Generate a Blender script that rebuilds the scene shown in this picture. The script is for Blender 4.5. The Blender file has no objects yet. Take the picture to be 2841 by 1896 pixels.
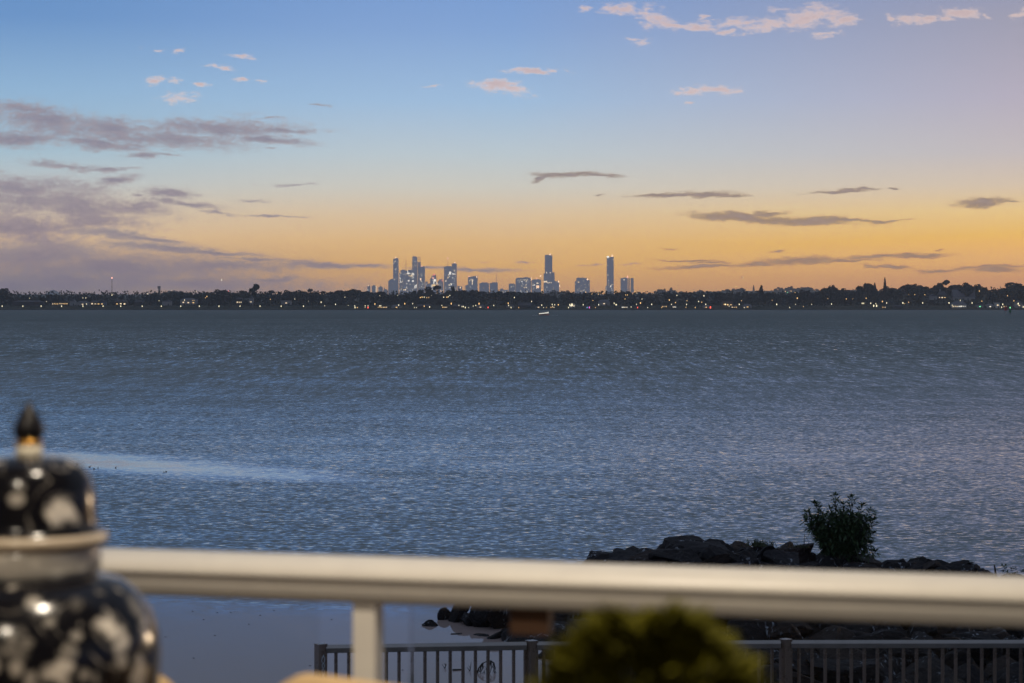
import bpy, math, random
from mathutils import Vector, Matrix, noise as mnoise

R = math.radians
C = bpy.context.scene.collection
SC = bpy.context.scene

# ------------------------------------------------------------------ camera
FPX = 85.0 / 36.0 * 2841.0        # focal length in units of the 2841 wide frame
HY = 839.0                        # true horizon row
CAMZ = 7.0


def W(px, py, D):
    """World point that lies D metres out in the direction of frame position px, py."""
    return Vector(((px - 1420.5) / FPX * D, D, CAMZ + (HY - py) / FPX * D))


cam = bpy.data.cameras.new("camera")
cam.lens = 85.0
cam.sensor_width = 36.0
cam.sensor_fit = 'HORIZONTAL'
cam.shift_y = -(948.0 - HY) / 2841.0
cam.clip_start = 0.05
cam.clip_end = 60000.0
cam.dof.use_dof = True
cam.dof.focus_distance = 250.0
cam.dof.aperture_fstop = 8.5
camo = bpy.data.objects.new("camera", cam)
camo.location = (0, 0, CAMZ)
camo.rotation_euler = (R(90), 0, 0)
C.objects.link(camo)
SC.camera = camo

SC.render.resolution_x = 1024
SC.render.resolution_y = 683
SC.view_settings.view_transform = 'Standard'
SC.view_settings.look = 'None'
SC.view_settings.exposure = 0.0
SC.view_settings.gamma = 1.0
cy = SC.cycles
cy.use_denoising = True
cy.max_bounces = 8
cy.diffuse_bounces = 3
cy.glossy_bounces = 3
cy.transmission_bounces = 6
cy.transparent_max_bounces = 16
cy.volume_bounces = 2
cy.sample_clamp_indirect = 3.0
cy.caustics_reflective = False
cy.caustics_refractive = False


def lin(c):
    c = c / 255.0
    return c / 12.92 if c <= 0.04045 else ((c + 0.055) / 1.055) ** 2.4


def srgb(r, g, b):
    return (lin(r), lin(g), lin(b), 1.0)


# ------------------------------------------------------------------ world: dusk sky
HAZE_D = 8.0e-5                   # even density of the air over the bay, per metre
HAZE_J = (0.175, 0.195, 0.25)       # glow that air has along a long path
SUN_AZ, SUN_EL = R(38.0), R(2.5)
world = bpy.data.worlds.new("World")
SC.world = world
world.use_nodes = True
wt = world.node_tree
wt.nodes.clear()


class G:
    """Small wrapper to write node graphs."""

    def __init__(self, tree):
        self.t = tree

    def n(self, kind, **kw):
        nd = self.t.nodes.new(kind)
        for k, v in kw.items():
            setattr(nd, k, v)
        return nd

    def set(self, sock, v):
        if hasattr(v, 'is_output') or isinstance(v, bpy.types.NodeSocket):
            self.t.links.new(v, sock)
        else:
            sock.default_value = v

    def m(self, op, a, b=None, c=None, clamp=False):
        nd = self.n('ShaderNodeMath', operation=op, use_clamp=clamp)
        self.set(nd.inputs[0], a)
        if b is not None:
            self.set(nd.inputs[1], b)
        if c is not None:
            self.set(nd.inputs[2], c)
        return nd.outputs[0]

    def v(self, op, a, b=None):
        nd = self.n('ShaderNodeVectorMath', operation=op)
        self.set(nd.inputs[0], a)
        if b is not None:
            if op == 'SCALE':
                self.set(nd.inputs['Scale'], b)
            else:
                self.set(nd.inputs[1], b)
        return nd.outputs['Value'] if op in ('LENGTH', 'DISTANCE', 'DOT_PRODUCT') else nd.outputs[0]

    def rng(self, x, a, b, c=0.0, d=1.0, mode='LINEAR'):
        nd = self.n('ShaderNodeMapRange', interpolation_type=mode)
        self.set(nd.inputs[0], x)
        for i, q in enumerate((a, b, c, d)):
            self.set(nd.inputs[i + 1], q)
        return nd.outputs[0]

    def mix(self, f, a, b, blend='MIX'):
        nd = self.n('ShaderNodeMix', data_type='RGBA', blend_type=blend)
        self.set(nd.inputs[0], f)
        self.set(nd.inputs[6], a)
        self.set(nd.inputs[7], b)
        return nd.outputs[2]

    def ramp(self, x, stops):
        nd = self.n('ShaderNodeValToRGB')
        cr = nd.color_ramp
        while len(cr.elements) < len(stops):
            cr.elements.new(0.5)
        for e, (p, c) in zip(cr.elements, stops):
            e.position = p
            e.color = c
        self.set(nd.inputs[0], x)
        return nd.outputs[0]

    def noise(self, vec, scale, detail=3.0, rough=0.55, out=0, distortion=0.0, dim='3D'):
        nd = self.n('ShaderNodeTexNoise', noise_dimensions=dim)
        if vec is not None:
            self.set(nd.inputs['Vector'], vec)
        self.set(nd.inputs['Scale'], scale)
        nd.inputs['Detail'].default_value = detail
        nd.inputs['Roughness'].default_value = rough
        nd.inputs['Distortion'].default_value = distortion
        return nd.outputs[out]

    def xyz(self, x, y, z):
        nd = self.n('ShaderNodeCombineXYZ')
        self.set(nd.inputs[0], x)
        self.set(nd.inputs[1], y)
        self.set(nd.inputs[2], z)
        return nd.outputs[0]

    def sep(self, v):
        nd = self.n('ShaderNodeSeparateXYZ')
        self.set(nd.inputs[0], v)
        return nd.outputs

    def mapv(self, v, loc=(0, 0, 0), rot=(0, 0, 0), scale=(1, 1, 1), kind='POINT'):
        nd = self.n('ShaderNodeMapping', vector_type=kind)
        self.set(nd.inputs[0], v)
        nd.inputs[1].default_value = loc
        nd.inputs[2].default_value = rot
        nd.inputs[3].default_value = scale
        return nd.outputs[0]


g = G(wt)
tc = g.n('ShaderNodeTexCoord')
dx, dy, dz = g.sep(tc.outputs['Generated'])
AZ = g.m('ARCTAN2', dx, dy)                                    # azimuth, radians
HYP = g.m('SQRT', g.m('ADD', g.m('MULTIPLY', dx, dx), g.m('MULTIPLY', dy, dy)))
EL = g.m('DIVIDE', dz, g.m('MAXIMUM', HYP, 1e-4))              # tangent of the elevation


def elv(py):
    return (HY - py) / FPX


E0, E1 = -0.01, 0.16
tE = g.rng(EL, E0, E1)


def skyramp(rows):
    st = [((elv(y) - E0) / (E1 - E0), srgb(*c)) for y, c in rows]
    return g.ramp(tE, sorted(st, key=lambda q: q[0]))


#SKYROWS
rampL = skyramp([(860, (135, 126, 130)), (790, (148, 139, 143)), (730, (176, 153, 144)), (660, (214, 187, 158)),
                 (590, (208, 195, 177)), (510, (188, 195, 197)), (420, (166, 192, 208)), (250, (146, 180, 212)),
                 (60, (112, 151, 200)), (-220, (96, 136, 192))])
rampM = skyramp([(860, (174, 144, 126)), (800, (194, 157, 131)), (740, (212, 172, 128)), (670, (219, 183, 139)),
                 (600, (216, 192, 162)), (520, (204, 201, 192)), (430, (188, 200, 207)), (280, (160, 189, 219)),
                 (80, (134, 166, 212)), (-220, (104, 142, 202))])
rampR = skyramp([(860, (178, 136, 110)), (775, (199, 154, 112)), (730, (220, 173, 108)), (675, (230, 182, 104)),
                 (590, (228, 196, 142)), (520, (212, 194, 174)), (430, (195, 187, 189)), (280, (182, 175, 190)),
                 (60, (160, 159, 177)), (-220, (122, 138, 184))])
tL = g.rng(AZ, -0.215, -0.03, 0, 1, 'SMOOTHSTEP')
tR = g.rng(AZ, 0.0, 0.215, 0, 1, 'LINEAR')
base = g.mix(tR, g.mix(tL, rampL, rampM), rampR)

# away from the glow the horizon turns to plain dusk mauve and blue
anti = skyramp([(860, (104, 104, 122)), (790, (112, 112, 130)), (600, (124, 124, 146)), (300, (122, 134, 164)), (-220, (112, 132, 172))])
base = g.mix(g.rng(g.m('ABSOLUTE', AZ), 0.40, 1.4, 0, 1, 'SMOOTHSTEP'), base, anti)

# upper dome: physically based sky with the sun just above the horizon
sky = g.n('ShaderNodeTexSky')
sky.sky_type = 'NISHITA'
sky.sun_disc = False
sky.sun_elevation = SUN_EL
sky.sun_rotation = SUN_AZ
sky.dust_density = 1.5
SKY_K = 0.12
nish = g.mix(0.6, g.v('SCALE', sky.outputs[0], SKY_K), srgb(170, 184, 212))
veil = g.mix(g.rng(EL, 0.128, 0.24, 0, 1, 'SMOOTHSTEP'), base, srgb(104, 116, 134))     # greyer middle sky
base = g.mix(g.rng(EL, 0.7, 1.6, 0, 1, 'SMOOTHSTEP'), veil, nish)

# clouds, in direction space, all part of the sky
P = g.xyz(AZ, EL, 0.0)


def cloud_noise():
    w1 = g.noise(g.mapv(P, scale=(1, 3.4, 1)), 34.0, 4.0, 0.6, out=1, dim='2D')
    w2 = g.noise(g.mapv(P, scale=(1, 3.0, 1)), 150.0, 4.0, 0.62, out=1, dim='2D')
    ww = g.v('ADD', g.v('MULTIPLY', g.v('SUBTRACT', w1, (.5, .5, .5)), (0.016, 0.0052, 0)),
             g.v('MULTIPLY', g.v('SUBTRACT', w2, (.5, .5, .5)), (0.0042, 0.0019, 0)))
    fine = g.noise(g.mapv(P, scale=(1, 2.2, 1)), 260.0, 5.0, 0.65, dim='2D')
    soft = g.noise(g.mapv(P, scale=(1, 2.6, 1)), 60.0, 4.0, 0.6, dim='2D')
    return g.v('ADD', P, ww), fine, soft


def cloud_field(PW, rows, after=None):
    """Union of soft ellipses. Each one is made to wait for the one before (a 1e-9 share of it), which keeps the shader's stack small."""
    acc = None
    for row in rows:
        cx, cyy, hw, hh = row[:4]
        tilt = row[4] if len(row) > 4 else 0.0
        amp = row[5] if len(row) > 5 else 1.0
        u = math.atan((cx - 1420.5) / FPX)
        vv = elv(cyy) * math.cos(u)
        prev = acc if acc is not None else after
        pin = PW
        if prev is not None:
            nd = g.n('ShaderNodeVectorMath', operation='MULTIPLY_ADD')
            g.set(nd.inputs[0], prev)
            nd.inputs[1].default_value = (1e-9, 1e-9, 1e-9)
            g.set(nd.inputs[2], PW)
            pin = nd.outputs[0]
        q = g.mapv(pin, loc=(u, vv, 0), rot=(0, 0, R(-tilt)), scale=(hw * 1.25 / FPX, hh * 1.3 / FPX, 1), kind='TEXTURE')
        f = g.m('SUBTRACT', amp, g.v('LENGTH', q))
        acc = f if acc is None else g.m('MAXIMUM', acc, f)
    return acc


GREY = [(60, 300, 110, 16, 4), (130, 340, 170, 36, 8), (300, 366, 200, 34, 6), (480, 386, 190, 26, 2), (600, 352, 180, 22, 0),
        (770, 360, 125, 9, 2), (740, 388, 120, 11, 4), (60, 388, 120, 24, 0), (290, 402, 130, 13, 2), (400, 434, 60, 9),
        (470, 431, 40, 5), (190, 462, 95, 11, 5), (310, 474, 52, 5), (335, 500, 46, 10, -5), (60, 522, 180, 30, 6),
        (150, 562, 210, 54, 4), (340, 578, 150, 24, 6), (510, 566, 105, 9, 7), (50, 625, 190, 56), (270, 612, 140, 20),
        (480, 536, 75, 12), (395, 543, 15, 4), (800, 511, 70, 4, -3, .8), (615, 590, 38, 5), (745, 596, 60, 3, 0, .9),
        (820, 597, 40, 3, 0, .8), (700, 560, 45, 3, 0, .8), (895, 294, 28, 4, 0, .8), (735, 327, 50, 5, 0, .8),
        (755, 414, 18, 3, 0, .8)]
BANK = [(300, 650, 150, 12, 6), (400, 666, 120, 9, 5), (450, 690, 210, 13, 4), (620, 702, 140, 7, 3), (100, 705, 260, 44),
        (330, 745, 420, 42), (720, 722, 150, 7, 2), (640, 740, 220, 18), (900, 737, 150, 10), (560, 790, 460, 34, 0, .9),
        (770, 775, 80, 10), (150, 790, 420, 50), (1020, 738, 60, 6, 3), (1190, 744, 70, 5), (1320, 749, 120, 6, 2),
        (1447, 729, 24, 2), (1345, 727, 10, 2), (1620, 733, 30, 2), (1665, 733, 25, 3), (1760, 731, 30, 2)]
PINK = [(490, 142, 22, 6, 0, .75), (430, 140, 20, 6, 0, .55), (660, 156, 26, 6, 6, .75), (610, 187, 32, 6, 5, .8), (435, 225, 20, 8, 0, .75),
        (480, 226, 22, 8, 0, .75), (565, 231, 26, 6, 0, .65), (720, 225, 20, 5, 0, .65), (660, 218, 14, 5, 0, .65), (495, 268, 45, 12, 0, .8),
        (1200, 238, 26, 4, 0, .6), (1385, 238, 50, 9, 4), (1412, 249, 52, 10, 8), (1465, 195, 50, 5, -2), (1535, 193, 16, 4), (1575, 197, 10, 4),
        (1730, 28, 48, 12, 4, .8), (1820, 50, 48, 16, 18), (1885, 70, 52, 8, 8), (1790, 118, 18, 12, 0, .8), (1770, 105, 26, 5, 0, .7),
        (1620, 20, 20, 10, 0, .6), (2020, 70, 34, 9, -6), (2112, 68, 56, 16, -6), (2240, 50, 64, 22, -4), (2200, 60, 40, 16), (2342, 57, 32, 10, -12),
        (2300, 92, 38, 10, -4, .9), (2150, 24, 26, 6, 0, .7), (1935, 74, 42, 9, 4), (1940, 50, 12, 6, 0, .7), (2020, 86, 20, 8, 0, .6),
        (2530, 55, 34, 10), (2575, 57, 24, 7), (2625, 57, 16, 5), (2475, 50, 12, 8, 0, .6), (2675, 40, 36, 9), (2735, 43, 13, 5, 25),
        (2838, 32, 16, 6, -15), (1940, 250, 52, 9, -3, .85), (2000, 252, 32, 9, 4, .9), (1913, 286, 9, 4, 0, .7), (1880, 253, 24, 7, 0, .7)]
DARK = [(1585, 486, 82, 8, -2), (1660, 488, 50, 5, 2), (1522, 497, 30, 4, -12), (1675, 545, 14, 3, -14, .8), (1850, 543, 100, 5, -3), (1975, 537, 72, 7, -1),
        (2030, 537, 50, 4, 2), (2340, 528, 84, 4, -4), (2410, 522, 30, 2, -3), (2485, 519, 18, 1.6, -3), (2738, 564, 64, 7, -1), (2805, 565, 40, 2),
        (2060, 605, 130, 10, 4), (2200, 611, 165, 9, 2), (2350, 612, 110, 5, 1), (2440, 612, 80, 2.2), (2130, 594, 46, 6, -3), (1900, 721, 82, 3.4, 1),
        (1972, 729, 48, 2.6), (1960, 741, 110, 4.6, -2), (2110, 731, 60, 7, -3), (2220, 722, 100, 10), (2350, 727, 80, 4.6, -2), (2450, 712, 84, 7, -4),
        (2550, 706, 74, 5), (2455, 741, 54, 5), (2605, 748, 46, 5), (2740, 741, 110, 4, -2), (2755, 750, 60, 8), (2160, 695, 20, 1.6, -3),
        (1845, 691, 20, 1.4), (2600, 694, 8, 2)]

clouds_on = [
    # rows, edge lo, edge hi, opacity, (colour near the horizon, colour higher up), how ragged
    (BANK, -0.25, 0.90, 0.84, srgb(142, 140, 150), srgb(152, 152, 164), 0.55),
    (GREY, -0.34, 0.88, 0.90, srgb(162, 146, 146), srgb(158, 151, 158), 0.85),
    (DARK, -0.30, 0.56, 0.84, srgb(156, 130, 108), srgb(140, 122, 114), 0.60),
    (PINK, -0.50, 1.00, 0.88, srgb(232, 204, 186), srgb(234, 208, 198), 1.5),
]


# the low sky stands behind many kilometres of the hazy air, so it is that much brighter beyond it
TAU = g.m('MULTIPLY', g.m('MINIMUM', g.m('DIVIDE', 333.0, g.m('MAXIMUM', EL, 0.002)), 17600.0), HAZE_D)
TR = g.m('EXPONENT', g.m('MULTIPLY', TAU, -1.0))
TGAIN = g.m('EXPONENT', TAU)
AIR = g.v('SCALE', HAZE_J, g.m('SUBTRACT', 1.0, TR))


def background(c):
    c = g.v('SCALE', g.v('MAXIMUM', g.v('SUBTRACT', c, AIR), (0.02, 0.02, 0.02)), TGAIN)
    bg = g.n('ShaderNodeBackground')
    bg.inputs[1].default_value = 1.0
    wt.links.new(c, bg.inputs[0])
    return bg.outputs[0]


def tile(x0, x1, y0, y1):
    """The sky with only those clouds that reach into one window of directions."""
    PW, fine, soft = cloud_noise()
    col, last = base, None
    for allrows, lo, hi, op, c0, c1, rag in clouds_on:
        rows = [r for r in allrows if r[0] + r[2] * 1.5 + 70 > x0 and r[0] - r[2] * 1.5 - 70 < x1
                and r[1] + r[3] * 1.6 + 25 + r[2] * abs(math.tan(R(r[4] if len(r) > 4 else 0))) > y0
                and r[1] - r[3] * 1.6 - 25 - r[2] * abs(math.tan(R(r[4] if len(r) > 4 else 0))) < y1]
        if not rows:
            continue
        f = cloud_field(PW, rows, last)
        last = f
        f = g.m('ADD', f, g.m('ADD', g.m('MULTIPLY', g.m('SUBTRACT', fine, 0.5), 1.5 * rag), g.m('MULTIPLY', g.m('SUBTRACT', soft, 0.5), 1.4 * rag)))
        d = g.rng(f, lo, hi, 0, op, 'SMOOTHSTEP')
        cc = g.mix(g.rng(EL, 0.01, 0.06), c0, c1)
        # thick middles are greyer, thin rims catch the last warm light
        cc = g.mix(g.rng(g.m('ADD', f, g.m('MULTIPLY', soft, 0.5)), 0.35, 1.25, 0.0, 1.0), cc, g.mix(0.62, cc, srgb(122, 120, 144) if allrows is not PINK else srgb(176, 158, 168)))
        cc = g.mix(g.rng(fine, 0.42, 0.66, 0.0, 0.05 if allrows is BANK else 0.14), cc, srgb(224, 200, 188))
        col = g.mix(d, col, cc)
    return background(col)


def switch(fac, a, b):
    nd = g.n('ShaderNodeMixShader')
    wt.links.new(fac, nd.inputs[0])
    wt.links.new(a, nd.inputs[1])
    wt.links.new(b, nd.inputs[2])
    return nd.outputs[0]


def columns(y0, y1, edges):
    out = tile(-400, edges[0], y0, y1)
    for i, e in enumerate(edges):
        nxt = edges[i + 1] if i + 1 < len(edges) else 3300
        out = switch(g.m('GREATER_THAN', AZ, math.atan((e - 1420.5) / FPX)), out, tile(e, nxt, y0, y1))
    return out


up = columns(-100, 330, [950, 1700, 2330])
low = columns(330, 900, [380, 800, 1420, 1950, 2380])
cl = switch(g.m('GREATER_THAN', EL, elv(330)), low, up)
inside = g.m('MULTIPLY', g.m('LESS_THAN', g.m('ABSOLUTE', AZ), 0.27),
             g.m('MULTIPLY', g.m('GREATER_THAN', EL, -0.004), g.m('LESS_THAN', EL, 0.135)))
sky_out = switch(inside, background(base), cl)
wo = g.n('ShaderNodeOutputWorld')
wt.links.new(sky_out, wo.inputs[0])
world.cycles.sampling_method = 'MANUAL'
world.cycles.sample_map_resolution = 512

sun = bpy.data.lights.new("sun", 'SUN')
sun.energy = 0.35
sun.angle = R(2.0)
sun.color = (1.0, 0.72, 0.45)
suno = bpy.data.objects.new("sun", sun)
suno.rotation_euler = (R(90) - SUN_EL, 0, math.pi - SUN_AZ)
C.objects.link(suno)


# ------------------------------------------------------------------ helpers
class MB:
    def __init__(self):
        self.v, self.f = [], []

    def add(self, vs, fs):
        o = len(self.v)
        self.v.extend([tuple(p) for p in vs])
        self.f.extend([tuple(i + o for i in q) for q in fs])
        return self

    def box(self, c, s, rz=0.0, rx=0.0):
        M = Matrix.Rotation(rz, 3, 'Z') @ Matrix.Rotation(rx, 3, 'X')
        vs = []
        for z in (-.5, .5):
            for x, y in ((-.5, -.5), (.5, -.5), (.5, .5), (-.5, .5)):
                vs.append(M @ Vector((x * s[0], y * s[1], z * s[2])) + Vector(c))
        return self.add(vs, [(3, 2, 1, 0), (4, 5, 6, 7), (0, 1, 5, 4), (1, 2, 6, 5), (2, 3, 7, 6), (3, 0, 4, 7)])

    def tube(self, pts, rad, n=8, cap=True):
        pts = [Vector(p) for p in pts]
        if not isinstance(rad, (list, tuple)):
            rad = [rad] * len(pts)
        rings, prev = [], None
        for i, p in enumerate(pts):
            t = (pts[min(i + 1, len(pts) - 1)] - pts[max(i - 1, 0)]).normalized()
            a = prev if prev is not None else (Vector((1, 0, 0)) if abs(t.x) < .9 else Vector((0, 1, 0)))
            a = (a - t * a.dot(t)).normalized()
            b = t.cross(a)
            prev = a
            rings.append([p + (a * math.cos(k / n * math.tau) + b * math.sin(k / n * math.tau)) * rad[i] for k in range(n)])
        vs = [q for r in rings for q in r]
        fs = [(i * n + k, i * n + (k + 1) % n, (i + 1) * n + (k + 1) % n, (i + 1) * n + k) for i in range(len(rings) - 1) for k in range(n)]
        if cap:
            fs += [tuple(range(n - 1, -1, -1)), tuple((len(rings) - 1) * n + k for k in range(n))]
        return self.add(vs, fs)

    def lathe(self, prof, n=48):
        vs = [(r * math.cos(k / n * math.tau), r * math.sin(k / n * math.tau), z) for r, z in prof for k in range(n)]
        fs = [(i * n + k, i * n + (k + 1) % n, (i + 1) * n + (k + 1) % n, (i + 1) * n + k) for i in range(len(prof) - 1) for k in range(n)]
        fs += [tuple(range(n - 1, -1, -1)), tuple((len(prof) - 1) * n + k for k in range(n))]
        return self.add(vs, fs)

    def extrude_profile(self, prof, p0, p1):
        """prof: list of (n, z); swept from p0 to p1 (horizontal); n points to the right-hand side of travel."""
        p0, p1 = Vector(p0), Vector(p1)
        t = (p1 - p0).normalized()
        nn = Vector((t.y, -t.x, 0))
        k = len(prof)
        vs = [p + nn * a + Vector((0, 0, z)) for p in (p0, p1) for a, z in prof]
        fs = [(i, (i + 1) % k, k + (i + 1) % k, k + i) for i in range(k)]
        fs += [tuple(range(k - 1, -1, -1)), tuple(range(k, 2 * k))]
        return self.add(vs, fs)

    def quad(self, c, a, b):
        c, a, b = Vector(c), Vector(a), Vector(b)
        return self.add([c - a - b, c + a - b, c + a + b, c - a + b], [(0, 1, 2, 3)])

    def mesh(self, name, smooth=False):
        me = bpy.data.meshes.new(name)
        me.from_pydata(self.v, [], self.f)
        if smooth:
            me.shade_smooth()
        me.update()
        return me


def put(name, me, mat=None, parent=None, loc=(0, 0, 0)):
    if isinstance(me, MB):
        me = me.mesh(name)
    o = bpy.data.objects.new(name, me)
    if mat is not None and not me.materials:
        me.materials.append(mat)
    o.location = loc
    if parent is not None:
        o.parent = parent
    C.objects.link(o)
    return o


def tag(o, label=None, cat=None, group=None, kind=None):
    if label:
        o['label'] = label
    if cat:
        o['category'] = cat
    if group:
        o['group'] = group
    if kind:
        o['kind'] = kind
    return o


def thing(name, label, cat, loc=(0, 0, 0), rz=0.0, group=None):
    o = bpy.data.objects.new(name, None)
    o.location = loc
    o.rotation_euler = (0, 0, rz)
    o.empty_display_size = 0.1
    C.objects.link(o)
    return tag(o, label, cat, group)


def structure(name, me, mat, loc=(0, 0, 0)):
    return tag(put(name, me, mat, None, loc), kind='structure')


def sm(t, a, b):
    t = max(0.0, min(1.0, (t - a) / (b - a)))
    return t * t * (3 - 2 * t)


def interp(tab, x):
    if x <= tab[0][0]:
        return tab[0][1]
    for (x0, y0), (x1, y1) in zip(tab, tab[1:]):
        if x <= x1:
            return y0 + (y1 - y0) * (x - x0) / (x1 - x0)
    return tab[-1][1]


def material(name, c0, c1=None, scale=4.0, rough=0.7, metal=0.0, bump=0.0, spec=0.5, detail=4.0, coat=0.0):
    m = bpy.data.materials.new(name)
    m.use_nodes = True
    t = m.node_tree
    q = G(t)
    b = t.nodes['Principled BSDF']
    tcn = q.n('ShaderNodeTexCoord').outputs['Object']
    nz = q.noise(tcn, scale, detail, 0.6)
    if c1 is None:
        c1 = tuple(x * 0.75 for x in c0)
    q.set(b.inputs['Base Color'], q.mix(q.rng(nz, 0.3, 0.7), (*c0, 1), (*c1, 1)))
    q.set(b.inputs['Roughness'], q.rng(nz, 0.2, 0.8, max(0.02, rough - 0.08), min(1, rough + 0.08)))
    b.inputs['Metallic'].default_value = metal
    b.inputs['Specular IOR Level'].default_value = spec
    b.inputs['Coat Weight'].default_value = coat
    if bump:
        bn = q.n('ShaderNodeBump')
        bn.inputs['Strength'].default_value = 0.6
        bn.inputs['Distance'].default_value = bump
        q.set(bn.inputs['Height'], q.noise(tcn, scale * 2.5, 5, 0.65))
        t.links.new(bn.outputs[0], b.inputs['Normal'])
    return m


def glow(name, c, k):
    m = bpy.data.materials.new(name)
    m.use_nodes = True
    t = m.node_tree
    b = t.nodes['Principled BSDF']
    b.inputs['Base Color'].default_value = (*[x * 0.5 for x in c], 1)
    b.inputs['Emission Color'].default_value = (*c, 1)
    b.inputs['Emission Strength'].default_value = k
    m.cycles.emission_sampling = 'NONE'
    return m
# ------------------------------------------------------------------ water
def water_material():
    m = bpy.data.materials.new("sea_water")
    m.use_nodes = True
    t = m.node_tree
    q = G(t)
    b = t.nodes['Principled BSDF']
    P = q.n('ShaderNodeTexCoord').outputs['Object']
    x, y, z = q.sep(P)
    # calm water in the lee of the breakwater, and one smooth slick further out
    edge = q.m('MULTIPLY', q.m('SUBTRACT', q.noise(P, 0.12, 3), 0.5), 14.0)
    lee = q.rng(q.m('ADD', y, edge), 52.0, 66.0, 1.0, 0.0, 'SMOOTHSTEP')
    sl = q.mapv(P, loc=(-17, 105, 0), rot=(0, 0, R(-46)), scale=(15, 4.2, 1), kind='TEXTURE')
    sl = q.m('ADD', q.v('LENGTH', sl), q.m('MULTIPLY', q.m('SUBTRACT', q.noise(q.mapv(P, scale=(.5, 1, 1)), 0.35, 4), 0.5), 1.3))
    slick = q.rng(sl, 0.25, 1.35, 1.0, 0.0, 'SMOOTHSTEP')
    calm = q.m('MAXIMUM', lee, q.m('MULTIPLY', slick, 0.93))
    wind = q.rng(q.m('LOGARITHM', y, 10.0), 2.05, 3.05, 0.0, 1.0)
    gust = q.noise(q.mapv(P, scale=(.35, 1, 1)), 0.02, 4, 0.6)
    gust2 = q.noise(q.mapv(P, scale=(.45, 1, 1)), 0.16, 4, 0.65)
    gf = q.m('ADD', q.rng(gust, 0.3, 0.7, 0.85, 1.12), q.rng(gust2, 0.25, 0.75, -0.22, 0.22))
    h = (.5, .5, .5)

    def layer(fx, fy, k, det=3.0):
        return q.v('SCALE', q.v('SUBTRACT', q.noise(q.mapv(P, scale=(fx, fy, 1)), 1.0, det, 0.6, out=1, dim='2D'), h), k)
    near = q.v('ADD', layer(4.2, 7.8, .66), q.v('ADD', layer(1.7, 3.1, .50), layer(.30, .7, .15)))
    far = q.v('ADD', layer(2.4, .32, .80, 2.0), q.v('ADD', layer(1.0, .10, .70, 2.0), q.v('ADD', layer(.34, .028, .34), layer(.10, .009, .10))))
    far = q.v('ADD', far, q.v('SCALE', near, 0.4))
    nm = q.n('ShaderNodeMix', data_type='VECTOR')
    q.set(nm.inputs[0], q.rng(y, 90, 420, 0, 1, 'SMOOTHSTEP'))
    q.set(nm.inputs[4], near)
    q.set(nm.inputs[5], far)
    s = nm.outputs[1]
    sx, sy, _ = q.sep(s)
    amp = q.m('MULTIPLY', q.m('MULTIPLY', gf, q.rng(wind, 0, 1, WAVE_NEAR[0], WAVE_FAR[0])), q.rng(calm, 0, 1, 1.0, 0.03))
    # wavelets lean towards this shore, so their visible faces tilt to -Y
    lean = q.m('MULTIPLY', q.m('MULTIPLY', gf, q.rng(wind, 0, 1, WAVE_NEAR[1], WAVE_FAR[1])), q.rng(calm, 0, 1, 1.0, 0.0))
    lean = q.m('MAXIMUM', lean, q.m('MULTIPLY', lee, 0.03))
    nx = q.m('MULTIPLY', q.m('MULTIPLY', sx, amp), 0.7)
    ny = q.m('SUBTRACT', q.m('MULTIPLY', sy, amp), lean)
    nrm = q.v('NORMALIZE', q.xyz(nx, ny, 1.0))
    t.links.new(nrm, b.inputs['Normal'])
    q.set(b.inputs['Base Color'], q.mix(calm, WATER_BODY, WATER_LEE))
    b.inputs['IOR'].default_value = 1.333
    q.set(b.inputs['Roughness'], q.rng(wind, 0, 1, 0.04, 0.10))
    return m


WAVE_NEAR = (0.42, 0.052)
WAVE_FAR = (0.48, 0.27)
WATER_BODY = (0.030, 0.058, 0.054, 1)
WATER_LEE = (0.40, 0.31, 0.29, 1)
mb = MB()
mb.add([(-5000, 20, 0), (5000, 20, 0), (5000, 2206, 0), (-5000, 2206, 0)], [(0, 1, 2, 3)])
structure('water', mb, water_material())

# ------------------------------------------------------------------ far land
SHORE = 2203.0


def land_z(D, x=0.0):
    z = 0.75 + 3.0 * sm(D, SHORE + 2, SHORE + 13) + 0.022 * max(0, D - SHORE - 13)
    px = 1420.5 + x / D * FPX
    if D > SHORE + 30:
        z += 3.5 * sm(px, 2250, 2600) * sm(D, SHORE + 30, SHORE + 160)
    if D > 2600:
        z = min(z, 12.0 + 3.5 * sm(px, 2250, 2600)) + 15.0 * sm(D, 3500, 6200)
        z += 9.0 * sm(px, 1750, 2050) * (1 - sm(px, 2400, 2600)) * sm(D, 3500, 6200)
    return z


m_ground = material('far_land_grass', (0.030, 0.040, 0.022), (0.05, 0.048, 0.03), scale=0.05, rough=0.95)
Ds = [SHORE, SHORE + 2, SHORE + 5, SHORE + 8, SHORE + 13, 2240, 2300, 2360, 2420, 2500, 2650, 3000, 3500, 4200, 4800, 5400, 6200, 7500, 9500, 12500, 17400]
us = [-0.30 + 0.012 * i for i in range(51)]
vs, fs = [], []
for D in Ds:
    for u in us:
        x = u * D
        vs.append((x, D, land_z(D, x) + (mnoise.noise((x * .02, D * .02, 0)) * 0.5 if D > SHORE + 9 else 0)))
n = len(us)
for i in range(len(Ds) - 1):
    for j in range(n - 1):
        fs.append((i * n + j, i * n + j + 1, (i + 1) * n + j + 1, (i + 1) * n + j))
mb = MB().add(vs, fs)
structure('ground', mb, m_ground)
mb = MB()
mb.box((0, SHORE - 0.5, 0.3), (1400, 1.0, 1.3))
structure('shore_embankment', mb, material('seawall_stone', (0.06, 0.055, 0.05), (0.10, 0.09, 0.08), scale=0.4, rough=0.95))

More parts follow.
